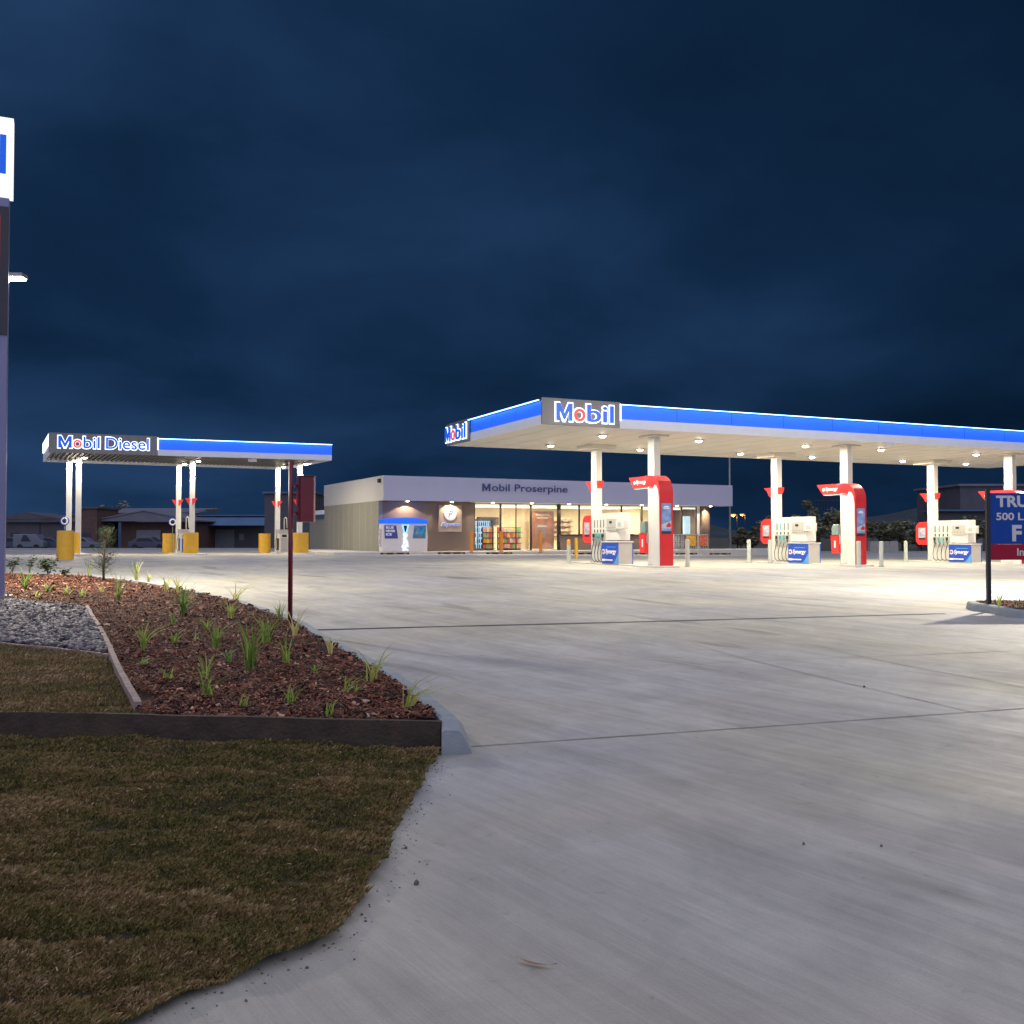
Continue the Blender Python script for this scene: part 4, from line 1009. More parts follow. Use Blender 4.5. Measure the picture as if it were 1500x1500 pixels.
for k_,(f_,b_) in enumerate(dc):
    for j,(x,y) in enumerate((f_,b_)):
        g=gz(x,y)-org.z
        mb=MB(); A2=R(22); cs,sn=math.cos(A2),math.sin(A2)
        lo=[(a_*cs-b2*sn+x-org.x,a_*sn+b2*cs+y-org.y) for a_,b2 in ((-.15,-.15),(.15,-.15),(.15,.15),(-.15,.15))]
        mb.hexa([(*p,g-.1) for p in lo],[(*p,zc+.11) for p in lo]); cc=obj('column',mb,M['white'],t,bevel=.012)
        # lit lamp beside the column head
        xo,yo=x-org.x+.45,y-org.y-.3
        f=obj('lamp',MB().box(xo-.17,xo+.17,yo-.17,yo+.17,zc+.03,zc+.11),M['white'],t)
        obj('lamp_lens',MB().lathe([(.05,zc-.03),(.10,zc-.01),(.125,zc+.028)],12,(xo,yo)),M['lampglass'],f)
        lamp('AREA','lamp_light',(xo,yo,zc-.04),DIESEL_W,(1,.88,.68),t,size=.24)
        # red wing
        if not(k_==0): 
            wp=obj('wing',MB().prism([(-.34,3.34),(.34,3.34),(.13,2.97),(-.13,2.97)],'y',-.26,-.17),M['redlit'],t,loc=(x-org.x-.06,y-org.y+.1,g),rot=R(10))
obj('camera_box',MB().box(9.3,9.75,4.0,4.2,zc-.2,zc-.03),M['white'],t)
# yellow guards
def guard(x,y,r_,h,label):
    t=thing('yellow_column_guard',label,'guard',(x,y,gz(x,y)),R(22),'yellow guards protecting the diesel columns')
    n=18; P=[(r_*math.cos(R(180+180*i/n)),r_*.9*math.sin(R(180+180*i/n))) for i in range(n+1)]+[(r_,.35),(-r_,.35)]
    obj('shell',MB().prism(P,'z',-.05,h),M['yellow'],t,bevel=.015)
    obj('top_cap',MB().prism([(a*.93,b*.93) for a,b in P],'z',h+.001,h+.02),M['concreteblock'],t)
p=onf(91,820,gz,.4); guard(p.x,p.y+.3,.37,1.36,'tallest nearest yellow guard at the left end of the diesel canopy')
guard(-24.95,55.0,.42,1.28,'yellow guard around the left front diesel column')
guard(-18.98,57.35,.42,1.28,'yellow guard below the middle front diesel column')
guard(-12.95,59.6,.44,1.28,'yellow guard below the right front diesel column beside the red box')
guard(-21.45,60.6,.36,1.24,'yellow guard left of the middle rear diesel column')
guard(-16.0,62.8,.36,1.24,'yellow guard left of the right rear diesel column')
# diesel dispensers
def ddisp(x,y,label,blue):
    t=thing('diesel_dispenser',label,'fuel pump',(x,y,gz(x,y)),R(26),'diesel dispensers')
    obj('cabinet',MB().box(-.3,.3,-.5,.5,.03,1.25),M['white'],t,bevel=.012)
    obj('head',MB().box(-.32,.32,-.52,.52,1.251,1.5),M['lgrey'],t,bevel=.012)
    obj('front_panel',MB().box(-.2,.2,-.508,-.501,.15,.95),M['adblue'] if blue else M['lgrey'],t)
    obj('screen',MB().box(-.15,.15,-.508,-.501,1.02,1.18),M['dark'],t)
    obj('side_panel',MB().box(-.308,-.301,-.35,.35,.2,.95),M['dark'],t)
    obj('hose_mast',MB().tube([(.1,0,1.5),(.1,0,2.2),(.16,-.05,2.28),(.22,-.1,2.2),(.24,-.15,1.6)],.03,8),M['white'],t,smooth=True)
    obj('hose',MB().tube([(-.33,.1,1.2),(-.42,.05,.8),(-.44,0,.35),(-.36,-.1,.12)],.018,7),M['black'],t)
ddisp(-19.9,58.9,'diesel dispenser with blue front between the middle diesel columns',True)
ddisp(-14.5,61.3,'pale diesel dispenser between the right hand diesel columns',False)
for (a,b),lb in zip(dc,('left','middle','right')):
    c_=Vector(((a[0]+b[0])/2,(a[1]+b[1])/2,0)); obj('diesel_island_slab',MB().prism([(-.6,-3.4),(-.3,-3.9),(.3,-3.9),(.6,-3.4),(.6,3.2),(-.6,3.2)],'z',-.1,.10 if lb=='left' else .06),M['island'],loc=(c_.x,c_.y,gz(c_.x,c_.y)),rot=R(30),bevel=.02,kind='structure')
def ringsign(px,py,Y,lb):
    p=onY(px,py,Y); g=gz(p.x,p.y); t=thing('ring_sign',lb,'sign',(p.x,p.y,g),R(5))
    h_=p.z-g; mb=MB(); n=20
    mb.tube([(.17*math.cos(2*math.pi*i/n),0,h_+.17*math.sin(2*math.pi*i/n)) for i in range(n+1)],.04,7)
    obj('ring',mb,M['wtext'],t,smooth=True); obj('ring_edge',MB().tube([(.235*math.cos(2*math.pi*i/n),.03,h_+.235*math.sin(2*math.pi*i/n)) for i in range(n+1)],.03,6),M['adblue'],t)
    obj('post',MB().cyl((.0,.0,0),(0,0,h_-.3),.02,n=8),M['grey'],t)
ringsign(94.5,763,56.5,'white ring sign left of the left diesel column'); ringsign(253,764.5,60.3,'white ring sign left of the middle diesel column')

# ------------------------------------------------------------------ shop
SO=Vector((-7.82,59.0,0)); SA=R(26.4); SU=Vector((math.cos(SA),math.sin(SA),0)); SV=Vector((-math.sin(SA),math.cos(SA),0))
SZ0=.64; SW=26.75; SDp=13.4
t=thing('shop_building','single storey fuel station shop with pale fascia and taupe front','building',(SO.x,SO.y,SZ0),SA); shop=t
WF=.95
def sx_(px,d=WF): return along(SO+SV*d,SU,px)
zs=3.77-SZ0; zt=5.29-SZ0
obj('roof_fascia',MB().box(0,SW,0,.08,zs,zt).box(SW-.08,SW,.081,SDp,zs,zt).box(0.081,SW-.081,SDp-.08,SDp,zs,zt),M['sfascia'],t)
obj('side_fascia',MB().box(0,.08,.081,SDp,zs,zt),mat('side_fascia_sheet',(.62,.60,.56),.35,var=.03,vs=.4),t)
obj('roof',MB().box(.1,SW-.1,.1,SDp-.1,zt-.2,zt-.12),M['grey'],t)
obj('soffit',MB().box(.085,SW-.085,.085,SDp-.1,zs+.02,zs+.08),M['ssoffit'],t)
obj('flood_light',MB().box(-.16,-.01,.5,.75,zt-.42,zt-.18),M['dark'],t)
text('lettering','Mobil Proserpine',mat('slate_letter',(.055,.075,.22),.5),t,sx_(831,0)-sx_(706,0),.62,(sx_(706,0),-.03,zs+.56),bold=.008,depth=.03)
a1=sx_(695); a2=sx_(734); a3=sx_(778.5); a4=sx_(817.5); a8=sx_(1021)
# walls
obj('side_wall',MB().box(0.0,.25,WF,SDp-.1,-.6,zs-.001),M['beige'],t)
mb=MB(); x=1.2
while x<SDp-.5: mb.box(-.003,.0,x-.008,x+.008,-.3,zs-.02) ; x+=1.2
obj('wall_joint',mb,M['lgrey'],t)
obj('front_wall',MB().box(.251,a1,WF+.003,WF+.2,-.3,zs-.002),M['taupe'],t)
obj('under_window_wall',MB().box(a4+.05,a8,WF,WF+.2,-.3,1.02),M['taupe'],t)
zw=1.02
# curved end wall
mb=MB(); xe=sx_(1053); rr=1.6; P=[]
pts_=[(sx_(1031),WF+.0),(xe-rr,WF)]+[(xe-rr+rr*math.sin(R(a)),WF+rr-rr*math.cos(R(a))) for a in range(10,91,10)]+[(xe,SDp-.5)]
vs=[];
for x,y in pts_: vs+=[(x,y,-.3),(x,y,zs-.003)]
mb.add(vs,[(2*i,2*i+2,2*i+3,2*i+1) for i in range(len(pts_)-1)])
o=obj('curved_wall',mb,M['taupe'],t,smooth=True); o.modifiers.new('s','SOLIDIFY').thickness=.15
obj('rear_wall',MB().box(.1,SW-1.6,SDp-.3,SDp-.12,-.3,zs-.002),M['beige'],t)
obj('corner_post',MB().box(sx_(1021),sx_(1024.5),WF-.02,WF+.15,-.3,zs-.003),M['white'],t)
# glazing
def win(name,x0,x1,z0_,z1_,mull=()):
    f=MB(); w=.045
    for a_,b_ in ((x0,x0+w),(x1-w,x1))+tuple((m_-w/2,m_+w/2) for m_ in mull): f.box(a_,b_,WF+.02,WF+.11,z0_+w,z1_-w)
    f.box(x0,x1,WF+.019,WF+.111,z0_,z0_+w); f.box(x0,x1,WF+.019,WF+.111,z1_-w,z1_)
    wo=obj(name,f,M['frame'],shop); g=obj('pane',MB().box(x0+w+.001,x1-w-.001,WF+.055,WF+.065,z0_+w+.001,z1_-w-.001),M['glass'],wo); return wo
win('window',a1+.01,a2-.03,.0,zs-.02); win('sliding_door',a2,a3-.03,.0,zs-.02,((a2+a3)/2,)); win('window',a3+.0,a4,.0,zs-.02)
obj('frame_post',MB().box(a4+.002,a4+.16,WF+.0,WF+.14,0,zs-.003),M['frame'],t)
wx=[a4+.18,sx_(849),sx_(880),sx_(911),sx_(941),sx_(968),sx_(999),a8-.01]
for i in range(len(wx)-1): win('window',wx[i]+.005,wx[i+1]-.005,zw,zs-.02)
obj('sill',MB().box(a4+.17,a8,WF-.05,WF+.015,zw-.05,zw-.002),M['frame'],t)
# inside
obj('floor',MB().box(.3,SW-1.7,WF+.2,SDp-.4,-.05,.0),M['floor'],t)
obj('interior_back_wall',MB().box(.3,SW-1.7,6.6,6.75,0,zs),M['inwall'],t)
obj('interior_side_wall',MB().box(a1-.2,a1-.06,WF+.21,6.59,0,zs-.01),M['inwall'],t)
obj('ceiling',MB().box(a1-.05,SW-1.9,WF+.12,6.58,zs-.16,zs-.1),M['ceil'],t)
mb=MB()
for i in range(9):
    x=a1+1.+i*2.1
    mb.box(x,x+1.1,2.0,2.3,zs-.175,zs-.161).box(x,x+1.1,4.2,4.5,zs-.175,zs-.161)
obj('ceiling_light',mb,M['lightpanel'],t)
for i in range(4): lamp('AREA','shop_light',(a1+2+i*4.6,3.3,zs-.2),420,(1,.9,.7),t,size=3,sizey=2)
obj('partition',MB().box(sx_(952),sx_(952)+.15,2.2,5.8,0,zs-.2),M['inwall'],t)
obj('inner_door',MB().box(sx_(928)+.6,sx_(928)+1.5,6.5,6.59,0,2.3),M['dark'],t)
obj('inner_door',MB().box(sx_(1012),sx_(1022),WF+.9,WF+.95,.9,2.4),M['cooler'],t)
# menu board inside
obj('menu_board',MB().box(a2+.8,a2+2.4,6.3,6.59,1.75,2.3),M['dark'],t)
# downlights
for px in (597,662,722,779,834,888,940,992,1041):
    x=sx_(px,.5); f=obj('downlight',MB().lathe([(.11,zs-.01),(.13,zs+.018)],14,(x,.5)),M['white'],t); obj('downlight_lens',MB().lathe([(.04,zs-.045),(.10,zs-.03),(.10,zs-.0105)],12,(x,.5)),M['downglass'],f)
    lamp('SPOT','downlight_beam',(x,.5,zs-.06),DOWN_W*8,(1,.74,.48),t,size=.03,spot=R(128),blend=.10)
# rear extension
e_=thing('rear_annex','lower beige annex behind the left end of the shop','building',(SO.x,SO.y,SZ0),SA)
obj('wall',MB().box(.3,9,SDp+.01,SDp+5.2,-.6,2.2),M['beige'],e_); obj('roof',MB().box(-.1,9.2,SDp+.0,SDp+5.4,2.55,2.85),M['fwhite'],e_); obj('window_band',MB().box(.28,9,SDp+.02,SDp+5.1,2.201,2.549),M['shed'],e_)
# pavement
mb=MB(); mb.prism([(-3.2,SDp),(-3.2,-.6),(-2.2,-1.3),(SW+7,-1.3),(SW+7,3.5),(SW+.5,3.5),(SW,SDp),],'z',-.45,.0)
obj('shop_pavement',mb,M['island'],loc=(SO.x,SO.y,SZ0-.005),rot=SA,kind='structure',bevel=.03)
# express sign
xa,xb=sx_(641.5),sx_(675)
s=thing('wall_sign','square taupe framed sign with a lit round emblem and script on the front wall','sign',SO+Vector((0,0,SZ0))+SU*xa+SV*(WF-.001),SA)
w=xb-xa; zb1,zt1=1.22,2.92
obj('board',MB().box(0,w,-.16,0,zb1,zt1),mat('sign_board',(.36,.29,.25),.6),s,bevel=.01)
ds=obj('round_emblem',MB().cyl((w/2,-.161,zt1-.56),(w/2,-.20,zt1-.56),.42,n=32),mat('emblem_face',(.40,.40,.42),.6,emit=(.9,.93,1),es=.30,spec=.1),s)
text('emblem_letter','P',M['navylet'],ds,.30,.42,(w/2-.16,-.206,zt1-.77),shear=.35,depth=.01,bold=-.01)
text('halo','Express',mat('soft_halo',(.7,.75,.8),.5,emit=(.8,.88,1),es=.7),s,w*.84,.30,(w*.08,-.172,zb1+.30),shear=.4,depth=.008,bold=.012); text('lettering','Express',M['bluelet'],s,w*.81,.26,(w*.095,-.184,zb1+.32),shear=.4,depth=.01)
# ice merchandiser
xa,xb=sx_(560,-.2),sx_(629,-.2)
s=thing('ice_merchandiser','white ice merchandiser with a blue lit top and two picture panels against the wall','ice freezer',SO+Vector((0,0,SZ0))+SU*(xa+.15)+SV*(.15),SA); w=xb-xa-.15
D=.75
obj('body',MB().prism([(0,0),(w,0),(w+.04,.9),(w-.03,1.72),(.02,1.72),(-.04,.9)],'y',0,D),mat('freezer_shell',(.78,.73,.70),.35,var=.03),s,bevel=.03)
tp_=[(0,1.72)]+[(w*i/12,1.98+.09*math.sin(math.pi*i/12)) for i in range(13)]+[(w,1.72)]
obj('top_light',MB().prism(tp_,'y',-.05,D+.0),mat('blue_lightbox',(.0,.08,.6),.3,emit=(.0,.10,1),es=1.1),s)
def pic(x0,x1,name):
    return obj(name,MB().prism([(x0,.82),(x1,.82),(x1-.0,1.0),(x1-.02,1.60),(x0+.02,1.60)],'y',-.02,-.002),M['adblue'],s)
p1=obj('picture_panel',MB().prism([(.13,.8),(.98,.8),(.86,1.60),(.09,1.60)],'y',-.022,-.002),mat('ice_panel_navy',(.02,.025,.16),.35,emit=(.02,.03,.2),es=.5),s)
p2=obj('picture_panel',MB().prism([(w-.98,.8),(w-.13,.8),(w-.09,1.60),(w-.86,1.60)],'y',-.022,-.002),mat('colour_picture',(.03,.14,.30),.35,emit=(.02,.12,.3),es=.4,var=.7,vs=5),s)
for i,wd in enumerate(('BLUE','NEVER','ICE')): text('lettering',wd,M['wtext'],p1,(.5,.6,.38)[i],.15,(.19,-.03,1.40-.21*i),bold=.03,depth=.006)
obj('picture_detail',MB().prism([(w-.9,.83),(w-.5,.95),(w-.3,.86),(w-.5,.82)],'y',-.028,-.023),M['straw'],p2); obj('picture_detail',MB().prism([(w-.8,1.05),(w-.35,1.1),(w-.2,1.4),(w-.45,1.25),(w-.75,1.15)],'y',-.029,-.023),mat('sea_blue',(.0,.25,.4),.4,emit=(0,.3,.5),es=.3),p2)
obj('picture_detail',MB().prism([(w-.78,1.12),(w-.66,1.12),(w-.70,1.30)],'y',-.031,-.024),M['orange'],p2); obj('picture_detail',MB().prism([(w-.2,.85),(w-.12,.85),(w-.11,1.3),(w-.2,1.1)],'y',-.031,-.023),mat('leaf_green',(.1,.28,.05),.5,emit=(.1,.3,.05),es=.2),p2)
vf=obj('vertical_light',MB().prism([(w/2-.24,1.66),(w/2+.24,1.66),(w/2+.07,1.05),(w/2-.07,1.05)],'y',-.018,-.002),mat('cyan_glow',(.2,.6,.9),.3,emit=(.25,.65,1),es=1.2),s)
obj('dark_inset',MB().prism([(w/2-.13,1.60),(w/2+.13,1.60),(w/2+.04,1.2),(w/2-.04,1.2)],'y',-.026,-.019),M['dark'],vf)
mb=MB(); r=random.Random(4)
for i in range(60):
    z=r.uniform(.06,1.12); hw=.10+.16*abs(z-.95)/1.0*.9; x=w/2+r.uniform(-hw,hw); q_=r.uniform(.025,.05); mb.box(x-q_,x+q_,-.03-r.random()*.02,-.004,z-q_,z+q_)
obj('ice_graphic',mb,mat('ice_white',(.8,.85,.9),.3,emit=(.8,.92,1),es=.8),s)
obj('side_picture',MB().box(-.047,-.041,.1,.65,.3,1.4),mat('side_picture',(.35,.3,.35),.5,var=.8,vs=7,emit=(.4,.4,.45),es=.25),s)
# poster behind glass
xa,xb=sx_(780.5),sx_(814)
s=thing('window_poster','tall orange brown coffee poster standing behind the shop glass','poster',SO+Vector((0,0,SZ0))+SU*xa+SV*(WF+.25),SA); w=xb-xa
sheetp=obj('sheet',MB().box(0,w,0,.02,.08,2.62),mat('poster_brown',(.34,.15,.08),.5,var=.5,vs=1.6,emit=(.5,.23,.13),es=.35),s)
obj('cup',MB().prism([(w*.36,.9),(w*.60,.9),(w*.68,1.55),(w*.28,1.55)],'y',-.006,-.001),mat('cup_grey',(.35,.25,.22),.5,emit=(.4,.3,.27),es=.2),sheetp)
obj('cup_lid',MB().prism([(w*.26,1.55),(w*.70,1.55),(w*.66,1.68),(w*.30,1.68)],'y',-.008,-.001),M['white'],sheetp)
obj('headline',MB().box(w*.2,w*.8,-.005,-.001,2.3,2.45).box(w*.25,w*.75,-.005,-.001,2.12,2.22),mat('poster_caption',(.6,.45,.35),.5,emit=(.7,.5,.4),es=.3),sheetp)
obj('hand_shape',MB().prism([(w*.45,.15),(w*.95,.15),(w*.85,.42),(w*.65,.55),(w*.5,.4)],'y',-.007,-.001),mat('poster_skin',(.6,.30,.22),.5,emit=(.6,.3,.22),es=.3),sheetp)
# shelving with goods
def shopthing(name,label,cat,x,y,grp=None): 
    P=SO+SU*x+SV*y; return thing(name,label,cat,(P.x,P.y,SZ0),SA,grp)
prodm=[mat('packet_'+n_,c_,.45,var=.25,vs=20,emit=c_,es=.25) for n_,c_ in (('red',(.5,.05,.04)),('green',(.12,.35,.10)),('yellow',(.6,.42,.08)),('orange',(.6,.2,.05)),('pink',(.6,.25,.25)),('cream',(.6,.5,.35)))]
proto=[]
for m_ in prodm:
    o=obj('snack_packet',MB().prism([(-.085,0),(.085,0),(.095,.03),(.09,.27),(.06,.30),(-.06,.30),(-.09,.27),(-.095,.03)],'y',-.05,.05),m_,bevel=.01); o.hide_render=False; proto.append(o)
used=[0]*6
shelves=[(sx_(716),sx_(733),1.7,'left','left of the sliding door'),(sx_(741),sx_(776),2.0,'long','behind the sliding door'),]
for x0,x1,y,nm,lb in shelves:
    s=shopthing('display_shelf','low snack shelf '+lb+' glass','shelf',x0,y)
    W=x1-x0
    obj('back_panel',MB().box(0,W,.28,.31,0,1.55),M['dark'],s)
    for k_ in range(4): obj('shelf',MB().box(0,W,0,.279,.10+.36*k_,.13+.36*k_),M['frame'],s)
    for k_ in range(4):
        n_=int(W/.21)
        for i in range(n_):
            kk_=rnd.randrange(6); P=SO+SU*(x0+.12+i*.21)+SV*(y+.12); loc=Vector((P.x,P.y,SZ0+.131+.36*k_))
            lab='colourful snack packet on the '+['lowest','second lowest','second highest','top'][k_]+' board of the shelf '+lb
            if used[kk_]==0: o=proto[kk_]; used[kk_]=1
            else: o=proto[kk_].copy(); col.objects.link(o)
            o.location=loc; o.rotation_euler=(0,0,SA+rnd.uniform(-.15,.15)); o['label']=lab; o['category']='snack packet'; o['group']='snack packets on the '+nm+' shelf'
# drinks cooler
x0,x1=sx_(697),sx_(727,3.0)
x0=a1+.1; s=shopthing('drinks_cooler','tall glowing drinks cooler inside the left window','cooler',x0,3.2); W=2.3
obj('cabinet',MB().box(0,W,.35,.8,0,2.1).box(0,.06,0,.349,0,2.1).box(W-.06,W,0,.349,0,2.1).box(.061,W-.061,0,.349,2.0,2.1),M['dark'],s)
obj('lit_back',MB().box(.062,W-.062,.33,.348,.1,1.98),M['cooler'],s)
for k_ in range(5): obj('shelf',MB().box(.062,W-.062,.05,.32,.1+.38*k_,.12+.38*k_),M['grey'],s)
obj('door_frame',MB().box(.0,.05,-.04,-.001,.0,2.1).box(W/2-.03,W/2+.03,-.04,-.001,0,2.1).box(W-.05,W,-.04,-.001,0,2.1),M['frame'],s)
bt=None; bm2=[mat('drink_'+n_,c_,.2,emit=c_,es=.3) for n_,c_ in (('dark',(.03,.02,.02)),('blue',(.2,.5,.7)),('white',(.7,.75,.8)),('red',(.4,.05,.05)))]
bp_=[]
for m_ in bm2: bp_.append(obj('drink_bottle',MB().lathe([(.04,0),(.042,.16),(.02,.24),(.02,.28)],10),m_,smooth=True))
ub=[0]*4
for k_ in range(5):
    for i in range(14):
        j=rnd.choice([0,1,2,2,1,3] if i<8 else [0,0,1,0,3]); P=SO+SU*(x0+.15+i*.15)+SV*(3.2+.15); 
        if not ub[j]: o=bp_[j]; ub[j]=1
        else: o=bp_[j].copy(); col.objects.link(o)
        o.location=(P.x,P.y,SZ0+.121+.38*k_); T(o,'drink bottle on the '+['lowest','second','middle','fourth','top'][k_]+' shelf of the lit drinks cooler','bottle','bottles in the drinks cooler')
# counter and flowers inside right windows
s=shopthing('service_counter','pale service counter inside the raised windows','counter',sx_(880),3.0)
obj('body',MB().box(0,4.2,0,.8,0,1.05),M['inwall'],s,bevel=.01); obj('worktop',MB().box(-.05,4.25,-.05,.85,1.051,1.1),M['dark'],s,bevel=.005)
s=shopthing('wall_shelving','stocked shelf unit behind the counter near the poster','shelf',sx_(822),5.2)
obj('unit',MB().box(0,3.4,.3,.5,.0,2.3),M['inwall'],s)
for k_ in range(4): obj('shelf',MB().box(0,3.4,0,.299,.9+.36*k_,.93+.36*k_),M['frame'],s)
mb=MB()
for k_ in range(4):
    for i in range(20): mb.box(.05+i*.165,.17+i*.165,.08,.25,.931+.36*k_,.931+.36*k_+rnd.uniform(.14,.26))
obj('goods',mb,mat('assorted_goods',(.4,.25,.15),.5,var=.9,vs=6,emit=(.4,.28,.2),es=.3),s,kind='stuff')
# gas bottle cage + posters at right
xa=sx_(984,0.3); xb=sx_(1034,.3)
s=shopthing('gas_cage','white gas bottle cage with orange and red posters at the right end','cage',xa,.05); w=xb-xa
mb=MB()
for z in (.05,.55,1.02): mb.box(0,w,0,.04,z,z+.03).box(0,w,.62,.66,z,z+.03)
for i in range(15): mb.box(w*i/14-.012,w*i/14+.012,0.005,.035,.081,1.02)
obj('frame',mb,M['white'],s); obj('lid',MB().box(-.03,w+.03,-.02,.68,1.051,1.09),M['lgrey'],s)
obj('orange_poster',MB().box(w*.36,w*.64,-.02,-.001,.25,.98),mat('orange_advert',(.75,.38,.05),.5,var=.4,vs=4,emit=(.8,.35,.05),es=.15),s)
obj('red_poster',MB().box(w*.72,w*.98,-.02,-.001,.25,.98),mat('red_advert',(.55,.12,.06),.5,var=.5,vs=5,emit=(.6,.2,.1),es=.15),s)
gb=obj('gas_bottle',MB().lathe([(.1,0),(.15,.04),(.155,.3),(.12,.4),(.05,.44),(.05,.5)],14),M['lgrey'],smooth=True)
for i in range(4):
    for k_ in range(2):
        o=gb if (i==0 and k_==0) else gb.copy()
        if o is not gb: col.objects.link(o)
        P=SO+SU*(xa+.2+i*.36)+SV*.36; o.location=(P.x,P.y,SZ0+.081+.5*k_*1.01); T(o,'grey gas bottle on the '+('lower','upper')[k_]+' level of the cage, '+('first','second','third','fourth')[i]+' from the left','gas bottle','gas bottles in the cage')
# orange bollards before the shop
fz=lambda x,y:SZ0-.005
for px,lb in ((690.5,'orange bollard left of the shop glazing'),(734.5,'orange bollard in front of the sliding door frame'),(792,'orange bollard in front of the coffee poster')):
    bollard(px,809.3,M['orange'],1.25,lb,r_=.10,zf=fz,grp='orange bollards before the shop',z0_=.6)
# wheel stops
wy=mat('wheel_stop_yellow',(.28,.18,.05),.7); wst=None
def wheelstop(a0,label):
    global wst
    P=SO+SU*a0+SV*(-1.75); loc=(P.x,P.y,gz(P.x,P.y))
    if wst is None:
        wst=thing('wheel_stop',label,'wheel stop',loc,SA,'rubber wheel stops before the shop')
        pf=[(-.07,0),(.07,0),(.05,.11),(-.05,.11)]
        obj('body',MB().prism(pf,'x',0,1.75),M['black'],wst)
        mb=MB()
        for x in (.12,.75,1.4): mb.prism([(-.073,.003),(.073,.003),(.053,.114),(-.053,.114)],'x',x,x+.22)
        obj('yellow_band',mb,wy,wst)
    else: copy_tree(wst,None,loc,label)
for px,lb in ((558,'wheel stop in front of the ice merchandiser'),(642,'wheel stop below the square wall sign'),(713,'wheel stop in front of the snack shelf window'),(840,'wheel stop behind the yellow bollard'),(930,'wheel stop behind the leftmost gateway sign'),(990,'wheel stop before the gas cage'),(1040,'wheel stop at the right end of the shop')):
    wheelstop(along(SO+SV*-1.75,SU,px),lb)

# ------------------------------------------------------------------ distance
def far(px,Y): return Vector(((px-750)/FPX*Y,Y,gz((px-750)/FPX*Y,Y)-.03))
def zat(py,Y): return EH+(785-py)/FPX*Y
# left: shed, house, dark block
p0,p1=far(289,120),far(397,120)
s=thing('steel_shed','dark blue steel shed beyond the diesel canopy between its columns','shed',p0); W=p1.x-p0.x; hh=zat(756,120)-p0.z
obj('wall',MB().box(0,W,0,14,0,hh),M['sheddark'],s); obj('roof',MB().prism([(-.4,hh),(W+.4,hh),(W+.4,hh+.15),(-.4,hh+.15)],'y',-.5,14.5),M['shed'],s)
obj('awning',MB().hexa([(-.3,-3,hh*.70),(W,-3,hh*.70),(W,0,hh*.98),(-.3,0,hh*.98)],[(-.3,-3,hh*.70+.08),(W,-3,hh*.70+.08),(W,0,hh*.98+.08),(-.3,0,hh*.98+.08)]),M['shed'],s)
obj('door',MB().box(2.2,4.6,-.06,-.001,0,2.4),M['garage'],s); obj('window_sign',MB().box(5.2,5.8,-.06,-.001,1.1,1.9),M['garage'],s)
p0,p1=far(137,112),far(292,112)
s=thing('gabled_house','low house with a wide pale gabled roof and carport across the road','house',p0); W=p1.x-p0.x; he=zat(764,112)-p0.z; hp=zat(749,112)-p0.z
obj('wall',MB().box(2.8,W-.6,1,10,0,he-.05),M['housewall'],s)
obj('roof',MB().prism([(0,he),(W/2,hp),(W,he),(W,he+.15),(W/2,hp+.16),(0,he+.15)],'y',-1,11),M['houseroof'],s)
obj('gable',MB().prism([(.3,he+.02),(W-.3,he+.02),(W/2,hp-.05)],'y',-.9,-.8),M['houseroof'],s)
obj('garage_door',MB().box(4.6,7.4,.93,.99,0,2.3),M['garage'],s); obj('window',MB().box(8.6,10.0,.93,.99,.9,2.1),M['carglass'],s)
obj('carport_post',MB().box(.9,1.1,-.8,-.6,0,he),M['garage'],s); obj('carport_post',MB().box(W-.9,W-.7,-.8,-.6,0,he),M['garage'],s)
p0,p1=far(150,135),far(292,135)
s=thing('long_shed','long pale roofed shed rising behind the gabled house','shed',p0); W=p1.x-p0.x; he=zat(752,135)-p0.z; hp=zat(743,135)-p0.z
obj('wall',MB().box(0,W,0,8,0,he),M['shed'],s); obj('roof',MB().hexa([(-.3,-.5,he),(W,-.5,he),(W,9,hp),(-.3,9,hp)],[(-.3,-.5,he+.12),(W,-.5,he+.12),(W,9,hp+.12),(-.3,9,hp+.12)]),M['houseroof'],s)
p0,p1=far(112,110),far(142,110)
s=thing('brick_block','small dark brick building left of the gabled house','building',p0); W=p1.x-p0.x; hh=zat(745,110)-p0.z
obj('wall',MB().box(0,W,0,6,0,hh),M['housewall'],s); obj('roof',MB().box(-.2,W+.2,-.2,6.2,hh+.001,hh+.2),M['sheddark'],s); obj('window',MB().box(.6,1.6,-.05,-.001,1,2),M['carglass'],s)
p0,p1=far(-30,125),far(112,125)
s=thing('low_house','long low dark house at the far left behind the van','house',p0); W=p1.x-p0.x; hh=zat(765,125)-p0.z
obj('wall',MB().box(0,W,0,6,0,hh),M['sheddark'],s); obj('roof',MB().prism([(-.5,hh),(W/2,hh+1.3),(W+.4,hh)],'y',-.6,6.6),M['sheddark'],s); obj('window',MB().box(4,5.2,-.05,-.001,1,2),M['carglass'],s)
p0=far(437,100); s=thing('far_shed','dim steel shed visible between the red box and the shop','shed',p0)
obj('wall',MB().box(-3.5,1.6,0,8,0,zat(706,100)-p0.z-1.2),M['sheddark'],s); obj('roof',MB().box(-3.7,1.8,-.3,8.3,zat(706,100)-p0.z-1.199,zat(706,100)-p0.z-1.0),M['shed'],s)
